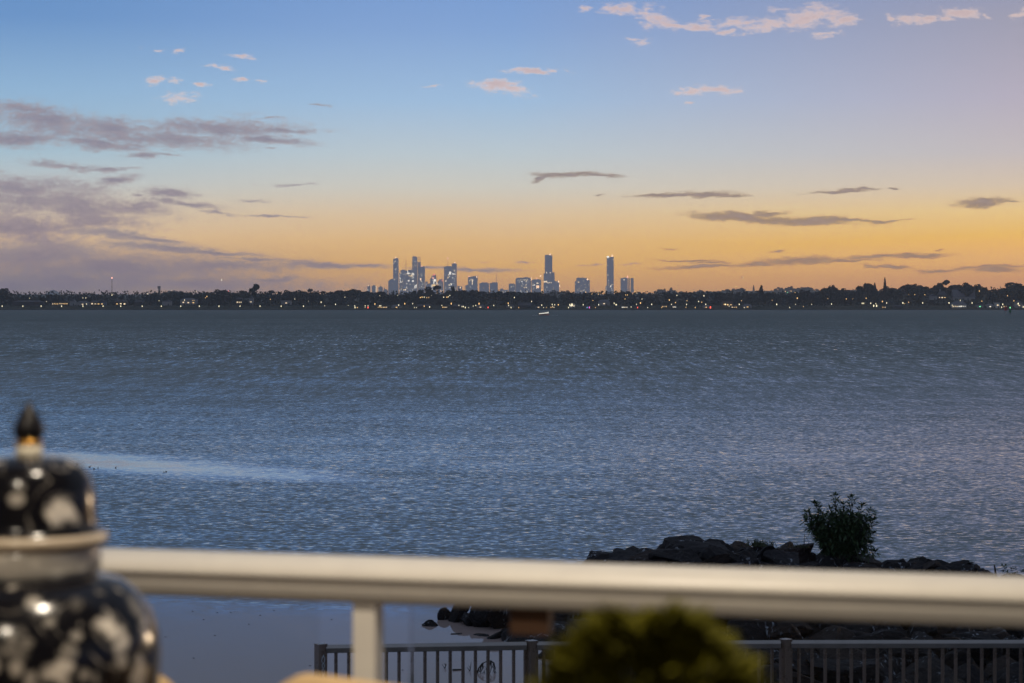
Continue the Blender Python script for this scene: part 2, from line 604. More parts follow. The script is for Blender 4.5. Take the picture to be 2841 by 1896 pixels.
# faint hill far off to the left of the mast
mb = MB()
vs, fs = [], []
NX, NY = 40, 8
for j in range(NY + 1):
    for i in range(NX + 1):
        u = i / NX
        x = (95 + 85 * u - 1420.5) / FPX * 15000
        prof = 47 * math.exp(-((u - .55) / .22) ** 2) + 20 * math.exp(-((u - .35) / .3) ** 2) + 4 * mnoise.noise((u * 9, 2.1, 0))
        vs.append((x, 14800 + 600 * j / NY, 22 + max(0, prof) * math.sin(math.pi * min(1, max(0, j / NY)))))
for j in range(NY):
    for i in range(NX):
        a = j * (NX + 1) + i
        fs.append((a, a + 1, a + NX + 2, a + NX + 1))
structure('hills', MB().add(vs, fs), material('far_hill_bush', (0.04, 0.05, 0.04), scale=.01, rough=1))

# ------------------------------------------------------------------ landmarks used to word the labels of repeated things
MARKS = [(76, "the long low dark house"), (180, "the brightly lit waterfront house"), (310, "the tall radio mast"), (441, "the short hilltop mast"),
         (703, "the tall round-crowned tree"), (1100, "the slim flat-topped tower"), (1150, "the arched-top skyscraper"),
         (1204, "the stepped pyramid tower"), (1242, "the tower with an aerial"), (1312, "the slant-roofed tower"),
         (1377, "the tower with a spire"), (1452, "the broad office block"), (1522, "the tallest stepped skyscraper"),
         (1615, "the square crowned block"), (1693, "the slim twin-slab tower"), (1731, "the split slab block"),
         (2112, "the dark feathery pine"), (2455, "the tallest pointed pine"), (2675, "the big gabled hall"), (2790, "the red channel marker")]
ORD = ['next ', 'second ', 'third ', 'fourth ', 'fifth ', 'sixth ', 'seventh ', 'eighth ', 'ninth ', 'tenth ', 'eleventh ', 'twelfth ',
       'thirteenth ', 'fourteenth ', 'fifteenth ', 'sixteenth ', 'seventeenth ', 'eighteenth ', 'nineteenth ', 'twentieth ']


def place_labels(items):
    """items: (px, key, lead). Returns one label each: lead + its rank beside the nearest landmark, counted among those of the same key."""
    out = [None] * len(items)
    bucket = {}
    for i, (px, key, lead) in enumerate(items):
        k = min(range(len(MARKS)), key=lambda j: abs(MARKS[j][0] - px))
        side = 'left' if px < MARKS[k][0] else 'right'
        bucket.setdefault((key, k, side), []).append((abs(px - MARKS[k][0]), i))
    for (key, k, side), v in bucket.items():
        for r, (_, i) in enumerate(sorted(v)):
            out[i] = f"{items[i][2]}, {ORD[r]}{side} of {MARKS[k][1]}"
    return out


# ------------------------------------------------------------------ trees of the far shore
m_leaf = [material('gum_foliage', (0.022, 0.032, 0.017), (0.038, 0.042, 0.023), scale=3.0, rough=0.8),
          material('fig_foliage', (0.016, 0.025, 0.015), (0.030, 0.035, 0.020), scale=3.0, rough=0.8),
          material('dry_foliage', (0.034, 0.029, 0.020), (0.045, 0.039, 0.026), scale=3.0, rough=0.85)]
m_bark = material('tree_bark', (0.055, 0.045, 0.036), (0.09, 0.075, 0.06), scale=2.0, rough=0.9)


def rvec(rg):
    while True:
        v = Vector((rg.uniform(-1, 1), rg.uniform(-1, 1), rg.uniform(-1, 1)))
        if 0.01 < v.length <= 1:
            return v


def clumps(rg, blobs, per, size):
    mb = MB()
    for c, r in blobs:
        for _ in range(per):
            d = rvec(rg)
            d = d.normalized() * (d.length ** 0.45)
            p = Vector(c) + Vector((d.x * r[0], d.y * r[1], d.z * r[2]))
            a = rvec(rg).normalized()
            b = a.cross(rvec(rg)).normalized()
            s = size * rg.uniform(0.6, 1.35)
            mb.add([p - a * s, p - b * s * .55 + a * s * .1, p + a * s, p + b * s * .55 - a * s * .1], [(0, 1, 2, 3)])
    return mb


def crown_blobs(rg, kind):
    B = []
    if kind == 'round':
        for i in range(13):
            a = rg.uniform(0, math.tau)
            h = rg.uniform(.34, .86)
            rr = .30 * math.sqrt(max(0.02, 1 - ((h - .55) / .42) ** 2))
            r = rg.uniform(.13, .2)
            B.append(((math.cos(a) * rr, math.sin(a) * rr, h), (r, r, r * .78)))
    elif kind == 'spread':
        for i in range(15):
            a = rg.uniform(0, math.tau)
            rr = rg.uniform(.05, .40)
            h = .78 - .32 * (rr / .4) ** 2 + rg.uniform(-.12, .08)
            r = rg.uniform(.10, .17)
            B.append(((math.cos(a) * rr, math.sin(a) * rr, h), (r * 1.15, r * 1.15, r * .8)))
        for i in range(6):
            a = rg.uniform(0, math.tau)
            B.append(((math.cos(a) * .3, math.sin(a) * .3, rg.uniform(.25, .5)), (.16, .16, .14)))
    elif kind == 'gum':
        for i in range(10):
            a = rg.uniform(0, math.tau)
            rr = rg.uniform(.02, .36)
            h = rg.uniform(.42, .90) - rr * .25
            r = rg.uniform(.08, .14)
            B.append(((math.cos(a) * rr, math.sin(a) * rr, h), (r * 1.2, r * 1.2, r * .75)))
    elif kind == 'bushy':
        for i in range(16):
            a = rg.uniform(0, math.tau)
            rr = rg.uniform(0, .36)
            h = rg.uniform(.1, .8) * (1 - .3 * (rr / .36) ** 2)
            r = rg.uniform(.14, .2)
            B.append(((math.cos(a) * rr, math.sin(a) * rr, h), (r, r, r * .8)))
    elif kind == 'tall':
        for i in range(12):
            a = rg.uniform(0, math.tau)
            h = rg.uniform(.22, .90)
            rr = .2 + .1 * math.sin(h * 9)
            r = rg.uniform(.13, .2)
            B.append(((math.cos(a) * rr, math.sin(a) * rr, h), (r, r, r * .5)))
    elif kind == 'pine':
        for k in range(13):
            h = .10 + .86 * k / 12
            w = .34 * (1 - h) ** .8 + .03
            for j in range(5):
                a = rg.uniform(0, math.tau)
                B.append(((math.cos(a) * w * .75, math.sin(a) * w * .75, h + rg.uniform(-.015, .015)), (w * .5, w * .5, .022)))
        B.append(((0, 0, .96), (.025, .025, .05)))
    elif kind == 'umbrella':
        for i in range(14):
            a = rg.uniform(0, math.tau)
            rr = rg.uniform(.05, .42)
            B.append(((math.cos(a) * rr, math.sin(a) * rr, .92 - .15 * (rr / .42) ** 2), (.12, .12, .05)))
    return B


TREE = {}


def tree_kind(kind, var):
    key = (kind, var)
    if key not in TREE:
        rg = random.Random(hash_key(kind) * 97 + var)
        per = {'pine': 16, 'gum': 60, 'umbrella': 40}.get(kind, 75)
        size = {'pine': .055, 'gum': .062, 'umbrella': .06}.get(kind, .075)
        blobs = crown_blobs(rg, kind)
        cm = clumps(rg, blobs, per, size).mesh('crown')
        cm.materials.append(m_leaf[var % 3 if kind not in ('pine', 'umbrella') else 1])
        tb = MB()
        top = .92 if kind == 'pine' else (.86 if kind == 'umbrella' else .5)
        tb.tube([(0, 0, -.06), (.008, .004, top * .5), (-.006, .01, top)], [.032, .024, .012], 6)
        if kind != 'pine':
            for c, r in blobs[:6]:
                z0 = min(c[2] * .6, top * .9)
                tb.tube([(0, 0, z0), (c[0] * .5, c[1] * .5, (z0 + c[2]) / 2), c], [.014, .010, .005], 5)
        tm = tb.mesh('trunk')
        tm.materials.append(m_bark)
        TREE[key] = (cm, tm)
    return TREE[key]


def hash_key(s):
    return sum(ord(c) * (i + 3) for i, c in enumerate(s))


def add_tree(x, D, z0, h, w, kind, var, rz, label, group, name='tree'):
    cm, tm = tree_kind(kind, var)
    t = thing(name, label, 'tree', (x, D, z0), rz, group)
    t.scale = (w, w, h)
    put('crown', cm, None, t)
    put('trunk', tm, None, t)
    return t


TOPS = [(-60, 800), (0, 799), (12, 806), (28, 814), (60, 819), (150, 821), (240, 820), (290, 817), (320, 820), (400, 817), (430, 812), (470, 813),
        (492, 804), (510, 809), (530, 813), (560, 811), (580, 811), (600, 804), (620, 805), (640, 810), (660, 807), (690, 804), (720, 809), (735, 812),
        (760, 807), (790, 801), (815, 804), (840, 800), (855, 802), (870, 803), (890, 810), (920, 803), (940, 803), (965, 802), (985, 804), (1005, 806),
        (1030, 815), (1060, 810), (1080, 815), (1100, 811), (1120, 815), (1150, 813), (1168, 802), (1180, 800), (1190, 811), (1210, 812), (1240, 808), (1258, 804),
        (1275, 806), (1300, 806), (1330, 808), (1350, 813), (1375, 809), (1400, 813), (1420, 808), (1450, 807), (1470, 806), (1485, 812), (1520, 815),
        (1580, 813), (1610, 810), (1650, 814), (1680, 813), (1720, 811), (1760, 811), (1800, 813), (1850, 812), (1900, 812), (1940, 810), (1990, 810), (2040, 811),
        (2100, 810), (2150, 810), (2200, 812), (2225, 801), (2250, 803), (2280, 806), (2305, 792), (2330, 800), (2350, 800), (2370, 801), (2390, 791),
        (2408, 785), (2430, 797), (2445, 801), (2470, 797), (2485, 790), (2505, 792), (2522, 785), (2535, 782), (2550, 790), (2575, 797), (2600, 790), (2615, 778),
        (2632, 788), (2648, 793), (2662, 789), (2682, 785), (2700, 788), (2720, 792), (2750, 797), (2765, 796), (2780, 786), (2797, 782), (2818, 787), (2860, 790)]
HAZY = [(380, 819), (440, 810), (465, 806), (490, 804), (545, 812), (575, 808), (640, 812), (1505, 811), (1522, 804), (1540, 801), (1556, 806), (1580, 806),
        (1600, 808), (1640, 812), (1680, 812), (1710, 809), (1760, 808), (1800, 806), (1828, 799), (1845, 796), (1868, 800), (1890, 807), (1920, 802),
        (1945, 805), (1975, 808), (2000, 802), (2020, 798), (2035, 795), (2055, 799), (2075, 803), (2130, 806), (2150, 803), (2165, 796), (2190, 791),
        (2210, 797), (2235, 793), (2250, 798), (2280, 804), (2350, 803), (2440, 802)]
rg = random.Random(5)
SPECIAL = {  # px: (top, kind, width px, D, label)
    703: (786, 'tall', 34, 2290, "tall round-crowned tree standing well above the dark treeline"),
    1216: (792, 'umbrella', 24, 2300, "flat umbrella-topped tree before the stepped pyramid tower"),
    1258: (788, 'gum', 13, 2300, "thin ragged tree poking above the treeline before the aerial tower"),
    2112: (794, 'pine', 26, 2320, "dark feathery pine with a thick crown before the hazy hill"),
    2455: (773, 'pine', 15, 2330, "tallest pointed pine, a narrow spike above the dark treeline"),
    2427: (787, 'pine', 17, 2335, "shorter pointed pine close to the tallest pointed pine"),
    2615: (775, 'tall', 36, 2350, "tall rounded tree above the roofs beside the big gabled hall"),
    2800: (780, 'bushy', 110, 2330, "broad dark dome-shaped tree behind the channel markers"),
    2408: (784, 'spread', 42, 2350, "high rounded tree next to the shorter pointed pine"),
}
items, specs = [], []
px = -40
while px < 2890:
    if all(abs(px - s) > SPECIAL[s][2] * .3 for s in SPECIAL if s < 2700) and not 2765 < px < 2835:
        D = rg.uniform(2345, 2470)
        top = interp(TOPS, px) + rg.choice([-2, 0, 0, 1, 3, 5])
        kind = rg.choice(['round', 'spread', 'spread', 'gum', 'bushy', 'round'])
        specs.append((px, D, top, kind, rg.randrange(6), None, None))
        items.append((px, 'sky', "dark skyline tree"))
    if rg.random() < .75 and not 2765 < px < 2835:
        specs.append((px + rg.uniform(4, 12), rg.uniform(2330, 2350), top + rg.uniform(5, 11), rg.choice(['round', 'bushy', 'spread']), rg.randrange(6), None, None))
        items.append((specs[-1][0], 'sky', "dark skyline tree"))
    px += rg.uniform(15, 25)
HOUSEX = []
# houses first decide where no low tree may stand in front
HOUSES = [  # px0, px1, y ground, y eave, y ridge, roof kind, wall, label lead
    (34, 118, 845, 838, 834, 'hip', 'dark', "long low dark house on the far bank"),
    (143, 163, 848, 838, 834, 'flat', 'warm', "small house with orange lit rooms beside the brightly lit waterfront house"),
    (163, 190, 849, 837, 832, 'gable', 'warm', "brightly lit waterfront house with a glowing golden terrace"),
    (193, 209, 846, 836, 832, 'gable', 'pale', "pale house with a tall gable beside the brightly lit house"),
    (212, 246, 846, 840, 836, 'hip', 'pale', "pale low house on the bank below two small high lamps"),
    (250, 279, 847, 838, 834, 'hip', 'warm', "house with a row of orange lit windows on the bank"),
    (272, 294, 843, 838, 833, 'gable', 'blue', "bluish roofed house below the tall radio mast"),
    (318, 352, 846, 838, 832, 'hip', 'dark', "house with a thin orange lit strip near the mast"),
    (372, 394, 845, 838, 834, 'hip', 'dark', "dim grey house between the radio mast and short mast"),
    (450, 475, 844, 837, 832, 'gable', 'pale', "pale gabled house among trees past the short mast"),
    (500, 545, 838, 832, 828, 'hip', 'pale', "wide pale house with two orange lamps on its veranda"),
    (655, 672, 835, 830, 826, 'hip', 'dark', "small dark house with three yellow windows among the trees"),
    (690, 702, 838, 828, 823, 'gable', 'pale', "narrow pale house beneath the tall round-crowned tree"),
    (780, 808, 838, 834, 831, 'flat', 'pale', "long pale flat-roofed building low among dark trees"),
    (1046, 1076, 858, 852, 849, 'flat', 'warm', "waterside pavilion with a row of orange lights"),
    (1086, 1114, 858, 852, 846, 'hip', 'pale', "pale boathouse with a hipped roof below the slim tower"),
    (1158, 1194, 858, 850, 845, 'gable', 'dark', "long shed at the waterfront below the stepped pyramid tower"),
    (1226, 1242, 858, 850, 845, 'gable', 'warm', "small brightly lit house right at the waterline"),
    (1254, 1290, 858, 849, 845, 'hip', 'dark', "broad dark house behind the waterfront lamps"),
    (1322, 1344, 858, 851, 846, 'hip', 'pale', "pale hipped house under an orange lamp"),
    (1405, 1427, 856, 849, 843, 'gable', 'pale', "pale gabled house behind the orange and white lamps"),
    (1438, 1472, 857, 848, 840, 'gable', 'dark', "large dark house with a pale gable below the broad block"),
    (1486, 1502, 858, 851, 848, 'flat', 'pale', "grey flat-roofed kiosk on the shore behind the motorboat"),
    (1525, 1541, 859, 853, 850, 'flat', 'warm', "glowing golden shelter on the shore above the motorboat"),
    (1579, 1596, 858, 843, 838, 'gable', 'lit', "tall white floodlit house on the shore"),
    (1660, 1692, 844, 838, 832, 'hip', 'pale', "pale roofed house up among trees below the twin-slab tower"),
    (1724, 1742, 859, 853, 850, 'flat', 'lit', "low kiosk with a cluster of bright lights"),
    (1836, 1851, 852, 846, 843, 'flat', 'warm', "small golden lit shop front on the shore"),
    (1866, 1876, 857, 849, 847, 'flat', 'lit', "yellow lit gateway building on the shore"),
    (1950, 1968, 857, 851, 846, 'hip', 'pale', "pale waterfront cottage before the red light"),
    (2004, 2034, 852, 836, 832, 'flat', 'orange', "large house with a lit orange eave below the pine"),
    (2028, 2046, 857, 851, 847, 'hip', 'warm', "waterfront cottage with a pair of orange windows"),
    (2062, 2086, 857, 849, 844, 'hip', 'pale', "pale waterfront house with white verandas"),
    (2144, 2156, 822, 816, 813, 'flat', 'pale', "small pale building high on the hazy hill"),
    (2447, 2458, 857, 851, 848, 'flat', 'warm', "little lit hut below the tallest pointed pine"),
    (2478, 2505, 857, 851, 847, 'hip', 'dark', "dark waterfront house with pale posts"),
    (2580, 2600, 834, 822, 816, 'gable', 'pale', "small white gabled house on the slope"),
    (2602, 2626, 834, 818, 808, 'hip', 'dark', "grey roofed house with a chimney and lit windows"),
    (2645, 2705, 838, 825, 804, 'hall', 'pale', "big gabled hall with a high pale roof above the trees"),
    (2640, 2682, 858, 846, 836, 'hip', 'lit', "waterfront pavilion with bright open lit front"),
    (2710, 2728, 856, 846, 842, 'flat', 'pale', "pale house with a green lit porch"),
    (2738, 2757, 856, 847, 843, 'hip', 'pale', "pale house with a cool white porch light"),
    (2762, 2774, 854, 840, 835, 'flat', 'white', "tall white narrow house with a portico roof"),
    (2783, 2793, 855, 846, 843, 'flat', 'warm', "small lit kiosk behind the red channel marker"),
    (2816, 2840, 856, 842, 834, 'gable', 'pale', "pale house behind the white lamps at the shore edge"),
]
px = -40
while px < 2890:
    D = rg.uniform(2236, 2310)
    top = rg.uniform(823, 837) if px > 500 else rg.uniform(829, 840)
    if px > 1000:
        top = rg.uniform(820, 838)
    if 2120 < px:
        top = rg.uniform(812, 836)
    block = [h for h in HOUSES if h[0] - 8 < px < h[1] + 8 and h[2] < 842]
    if block:
        top = max(top, block[0][2] - 2)
    specs.append((px, D, top, rg.choice(['bushy', 'bushy', 'round', 'spread']), rg.randrange(6), None, None))
    items.append((px, 'low', "low dark shore tree"))
    px += rg.uniform(24, 36)
px = 380
while px < 2450:
    if 660 < px < 1490:
        px = 1495
    D = rg.uniform(5600, 6600)
    top = interp(HAZY, px) + rg.choice([-2, 0, 0, 2, 4, 6])
    specs.append((px, D, top, rg.choice(['round', 'bushy', 'bushy']), rg.randrange(6), 'hazy', None))
    items.append((px, 'hazy', "hazy grey-blue hill tree"))
    px += rg.uniform(10, 17)
specs.append((2091, 5900, 792, 'pine', 0, 'hazy', "small hazy pine on the far hill beside the feathery pine"))
items.append((2091, 'x', ''))
for s, (top, kind, wpx, D, lab) in SPECIAL.items():
    specs.append((s, D, top, kind, 0, wpx, lab))
    items.append((s, 'x', ''))
labs = place_labels(items)
for (px, D, top, kind, var, wpx, lab), auto in zip(specs, labs):
    x = (px - 1420.5) / FPX * D
    z0 = land_z(D, x)
    zt = CAMZ + (HY - top) / FPX * D
    h = max(2.6, zt - z0)
    if wpx == 'hazy':
        h = max(17.0, h)
        z0 = zt - h
        w = h * rg.uniform(.9, 1.4)
        group, name = 'hazy trees on the far hill', 'hill_tree'
        if kind == 'pine':
            w = h * .5
            name = 'pine_tree'
    elif wpx is None:
        w = min(h * rg.uniform(1.0, 1.5), 17.0) if h > 5 else h * rg.uniform(1.3, 1.9)
        group, name = ('trees along the far skyline', 'skyline_tree') if D > 2330 else ('low trees along the far shore', 'shore_tree')
    else:
        w = wpx / FPX * D * (1.25 if kind != 'pine' else 1.3)
        group, name = None, ('pine_tree' if kind == 'pine' else 'tall_tree')
    # crowns reach about 0.97 of the unit height
    add_tree(x, D, z0, h * 1.03, w, kind, var, rg.uniform(0, 6.28), lab or auto, group, name)

# undergrowth that fills the bank under the trees: one uncountable mass
mb = MB()
for _ in range(24000):
    px = rg.uniform(-80, 2920)
    D = SHORE + rg.choice([rg.uniform(26, 60), rg.uniform(60, 250), rg.uniform(60, 250)])
    x = (px - 1420.5) / FPX * D
    hi = 2.0 + 4.0 * abs(mnoise.noise((x * .03, D * .03, 3.0))) + (6.5 if D > 2300 else 0)
    if any(h[0] - 4 < px < h[1] + 4 and h[2] < 840 for h in HOUSES) and D < 2340:
        hi = min(hi, 1.5)
    p = Vector((x, D, land_z(D, x) + rg.uniform(-.3, hi)))
    a = rvec(rg).normalized()
    b = a.cross(rvec(rg)).normalized()
    s = rg.uniform(.7, 1.7)
    mb.add([p - a * s, p - b * s * .6, p + a * s, p + b * s * .6], [(0, 1, 2, 3)])
o = put('undergrowth', mb, m_leaf[1])
tag(o, "dark undergrowth filling the bank between the far shore trees", 'undergrowth', kind='stuff')
# low scrub on the bank itself
mb = MB()
for _ in range(9000):
    px = rg.uniform(-80, 2920)
    D = SHORE + rg.uniform(4, 26)
    x = (px - 1420.5) / FPX * D
    p = Vector((x, D, land_z(D, x) + rg.uniform(-.1, .7)))
    a = rvec(rg).normalized()
    b = a.cross(rvec(rg)).normalized()
    s = rg.uniform(.3, .8)
    mb.add([p - a * s, p - b * s * .6, p + a * s, p + b * s * .6], [(0, 1, 2, 3)])
o = put('bank_scrub', mb, m_leaf[0])
tag(o, "low dark scrub covering the bank right above the far waterline", 'scrub', kind='stuff')

# ------------------------------------------------------------------ haze
hz = bpy.data.materials.new("haze_air")
hz.use_nodes = True
ht = hz.node_tree
ht.nodes.remove(ht.nodes['Principled BSDF'])
pv = ht.nodes.new('ShaderNodeVolumePrincipled')
pv.inputs['Color'].default_value = (0.84, 0.90, 1.0, 1)
pv.inputs['Density'].default_value = HAZE_D
pv.inputs['Anisotropy'].default_value = 0.45
ht.links.new(pv.outputs[0], ht.nodes['Material Output'].inputs['Volume'])
mb = MB()
mb.box((0, 8650, 169), (11000, 17900, 340))
o = put('haze', mb, hz)
tag(o, "thin even haze lying over the whole bay and city", 'haze', kind='stuff')
# ------------------------------------------------------------------ city skyline, some 16 km off
CITY = 16000.0
PXM = CITY / FPX
rg = random.Random(11)
m_glassy = material('tower_glass', (0.42, 0.48, 0.62), (0.48, 0.54, 0.68), scale=.03, rough=0.5)
m_conc = material('tower_concrete', (0.40, 0.38, 0.40), (0.46, 0.43, 0.44), scale=.03, rough=0.8)
m_mull = material('tower_mullion', (0.40, 0.33, 0.30), (0.45, 0.38, 0.34), scale=.03, rough=0.7)
m_steel = material('aerial_steel', (0.12, 0.11, 0.12), scale=.2, rough=0.6)
L_WARM = glow('lit_window_warm', (1.0, 0.76, 0.46), 2.6)
L_WHITE = glow('lit_window_white', (1.0, 0.92, 0.74), 2.8)
L_GOLD = glow('lit_window_gold', (1.0, 0.66, 0.26), 2.6)
L_RED = glow('red_light', (1.0, 0.20, 0.12), 2.6)
L_ROSE = glow('rose_beacon', (1.0, 0.42, 0.30), 3.2)
L_BEAC = glow('amber_beacon', (1.0, 0.62, 0.34), 3.6)
L_BLUE = glow('blue_light', (0.25, 0.55, 1.0), 1.3)
L_GREEN = glow('green_light', (0.25, 1.0, 0.45), 1.3)
L_VIOLET = glow('violet_light', (0.55, 0.25, 1.0), 1.5)
L_MAG = glow('magenta_light', (1.0, 0.2, 0.75), 1.5)

unit = {}


def unit_mesh(kind, mat):
    key = (kind, mat.name)
    if key not in unit:
        mb = MB()
        if kind == 'pane':
            mb.box((0, 0, 0), (1, 1, 1))
        elif kind == 'globe':
            mb.lathe([(0.05, -.5), (.3, -.42), (.47, -.2), (.5, 0), (.45, .22), (.28, .42), (.05, .5)], 10)
        me = mb.mesh(kind, smooth=(kind == 'globe'))
        me.materials.append(mat)
        unit[key] = me
    return unit[key]


def lit(parent, name, mat, p, s, kind='pane'):
    o = bpy.data.objects.new(name, unit_mesh(kind, mat))
    o.location = p
    o.scale = s
    o.parent = parent
    C.objects.link(o)
    return o


def ypx(y):
    return CAMZ + (HY - y) / FPX * CITY


def tower(label, px0, px1, blocks, windows=0, fixed=(), beacons=(), aerials=(), dep=34.0, dD=0.0, mat=None, mull=(), wy=None, seed=1, name='tower', slabs=()):
    """blocks: (x0, x1, top y left, top y right) in frame columns; all turned into metres at the city's distance."""
    rg = random.Random(seed)
    cx = (px0 + px1) / 2
    X = (cx - 1420.5) * PXM
    z0 = 25.0
    t = thing(name, label, 'tower', (X, CITY + dD, z0), 0, 'towers of the far city')
    mat = mat or m_glassy
    first = None
    for i, (a, b, ya, yb) in enumerate(blocks):
        mb = MB()
        xa, xb = (a - cx) * PXM, (b - cx) * PXM
        za, zb = ypx(ya) - z0, ypx(yb) - z0
        d = dep * (1 - .12 * i) / 2
        f = -d
        mb.add([(xa, f, 0), (xb, f, 0), (xb, d, 0), (xa, d, 0), (xa, f, za), (xb, f, zb), (xb, d, zb), (xa, d, za)],
               [(3, 2, 1, 0), (4, 5, 6, 7), (0, 1, 5, 4), (1, 2, 6, 5), (2, 3, 7, 6), (3, 0, 4, 7)])
        # floor bands and a roof plant room, built as relief
        w = xb - xa
        zt = min(za, zb)
        nb = max(2, int(zt / 22))
        for k in range(1, nb):
            mb.box(((xa + xb) / 2, f - .35, zt * k / nb), (w * .985, .6, 1.4))
        if i == 0 and abs(za - zb) < 3:
            mb.box(((xa + xb) / 2 + w * .08, 0, zt + 2.2), (w * .55, d * 1.1, 4.4))
        o = put('tower_block' if i else 'tower_shaft', mb, mat, t)
        first = first or (xa, xb, zt, f)
    for x0, x1, y0, y1 in mull:
        mb = MB()
        mb.box((((x0 + x1) / 2 - cx) * PXM, -dep / 2 - .9, ((ypx(y0) + ypx(y1)) / 2) - z0), ((x1 - x0) * PXM, 1.6, abs(ypx(y0) - ypx(y1))))
        put('facade_rib', mb, m_mull, t)
    for x0, x1, y0, y1 in slabs:
        mb = MB()
        mb.box((((x0 + x1) / 2 - cx) * PXM, 0, ((ypx(y0) + ypx(y1)) / 2) - z0), ((x1 - x0) * PXM, dep * .8, abs(ypx(y0) - ypx(y1))))
        put('tower_slab', mb, m_conc, t)
    wy = wy or (min(min(b[2], b[3]) for b in blocks) + 4, 812)
    for _ in range(windows):
        a, b, ya, yb = rg.choice(blocks)
        px = rg.uniform(a + 1.2, b - 1.2)
        py = rg.uniform(max(ya, yb, wy[0]) + 2, wy[1])
        ww, hh = rg.choice([(1.0, 1.3), (1.2, 1.6), (1.8, 1.1), (.9, 2.2)])
        lit(t, 'lit_window', rg.choice([L_WARM, L_WARM, L_WHITE, L_GOLD]), ((px - cx) * PXM, -dep / 2 - .8, ypx(py) - z0), (ww * PXM, 1.0, hh * PXM))
    for px, py, w, h, m in fixed:
        lit(t, 'lit_window', m, ((px - cx) * PXM, -dep / 2 - .9, ypx(py) - z0), (w * PXM, 1.0, h * PXM))
    for px, py, w, h, m in beacons:
        lit(t, 'beacon', m, ((px - cx) * PXM, -dep / 2 + 3, ypx(py) - z0), (w * PXM, w * PXM, h * PXM), 'globe')
    for px, y0, y1 in aerials:
        mb = MB()
        mb.tube([((px - cx) * PXM, 0, ypx(y1) - z0 - 2), ((px - cx) * PXM, 0, ypx(y0) - z0)], [1.5, .7], 6)
        put('aerial', mb, m_steel, t)
    return t


tower("pale low block with one lit corner light, west end of the city", 1019, 1027, [(1019.5, 1026.5, 794, 794)], 1, beacons=[(1022, 793, 2, 4, L_BEAC)], mat=m_conc, seed=2)
tower("low pale tower with one tall bright lit strip", 1030, 1041, [(1030, 1040.5, 793.5, 793.5)], 0, fixed=[(1041.6, 802, 1.6, 16, L_WARM)], mat=m_conc, dD=100, seed=3)
tower("short grey tower behind the tall bright lit strip", 1043, 1056, [(1044, 1056, 797, 797), (1049, 1053, 794, 794)], 2, mat=m_conc, dD=250, seed=4)
tower("lowest grey block fading into haze before the slanted block", 1057, 1069, [(1057, 1069, 804, 804), (1059, 1061, 798, 798)], 1, mat=m_conc, dD=300, seed=5)
tower("dark unlit block with a slanted roof beside the slim tower", 1075, 1094, [(1082, 1094, 774.5, 772.5), (1075.8, 1083, 780, 775)], 1, dD=80, seed=6)
tower("slim flat-topped tower with one amber roof light", 1093, 1108, [(1093.4, 1108, 719, 719)], 9, beacons=[(1100.6, 716, 3, 5, L_BEAC)], dep=36, dD=-120, wy=(722, 760), seed=7,
      fixed=[(1097, 776, 1.2, 3, L_WARM), (1102, 774, 1, 2, L_WARM), (1099, 750, 1.4, 2, L_WHITE)])
tower("squat lit tower with a crane needle on its roof", 1109, 1127, [(1112, 1126, 751, 751), (1109, 1113, 758.5, 758.5)], 16, aerials=[(1127.2, 720, 760)], dD=-60, seed=8,
      fixed=[(1114, 759, 1.6, 3, L_WARM), (1112, 774, 1.6, 4, L_WHITE), (1112, 782, 1.4, 7, L_WHITE), (1115, 784, 1.2, 4, L_WARM), (1129, 765, 1.4, 5, L_WHITE)])
tower("brightest lit block with glaring signs across its top floors", 1127, 1155, [(1128, 1154, 752, 752)], 34, dD=-160, seed=9,
      fixed=[(1138.5, 760, 6, 2.4, L_WHITE), (1134.5, 757, 1.6, 9, L_WHITE), (1148, 761, 2, 5, L_WHITE), (1151, 763, 2, 4, L_WHITE), (1146, 765, 3, 2, L_WARM), (1140, 767, 8, 1.5, L_GOLD), (1137, 780.5, 4, 3, L_WHITE),
             (1148.5, 781, 4, 4, L_WHITE), (1154.5, 796, 2, 9, L_WHITE), (1158, 795, 1.6, 10, L_WHITE), (1126, 798, 1.6, 4, L_BLUE), (1123, 805, 3, 3, L_GOLD), (1128, 805, 5, 2.6, L_WARM), (1150, 771, 1.6, 3, L_WHITE)])
tower("arched-top skyscraper with dark glass, tallest of its cluster", 1142, 1157, [(1142.6, 1156.5, 713.5, 713.5), (1144, 1155.2, 711, 711.4)], 7, dD=90, wy=(716, 748), seed=10)
tower("skeletal tower under construction joined behind the arched-top skyscraper", 1156, 1166, [(1157, 1164.6, 726, 728)], 3, dD=140, mat=m_conc, aerials=[(1160, 712, 727), (1164.3, 713, 727)], slabs=[(1157, 1164.6, 713, 714.2), (1157, 1164.6, 719, 720)], seed=12)
tower("glass tower with a rose beacon and pale side fin", 1160, 1178, [(1161, 1178, 741, 740)], 12, beacons=[(1170, 739, 3.2, 5, L_ROSE)], dD=40, mull=[(1172.6, 1174, 742, 800)], seed=13,
      fixed=[(1166.6, 775, 3, 5.5, L_BEAC), (1168, 780, 2, 3, L_WARM)])
tower("low violet block at the foot of the fin tower", 1177, 1192, [(1184, 1191.5, 787, 788), (1178, 1184, 781, 781)], 5, dD=160, seed=14)
tower("stepped pyramid tower with red lit crown and glowing floors", 1194, 1213, [(1195, 1212, 773, 773), (1198, 1211.6, 767, 767), (1202, 1211, 763, 763)], 9, seed=15, dD=-100,
      beacons=[(1206, 763, 6, 4, L_RED), (1203, 772.5, 5, 5, L_ROSE)],
      fixed=[(1208, 779, 6.4, 6, L_WHITE), (1205, 792.5, 9, 5, L_GOLD), (1200.5, 796, 2, 4, L_WARM), (1213.5, 787, 1.6, 6, L_WHITE), (1205, 785, 2, 4, L_WHITE), (1201, 803.5, 2, 2, L_WHITE), (1207, 803, 2.2, 3, L_WHITE)])
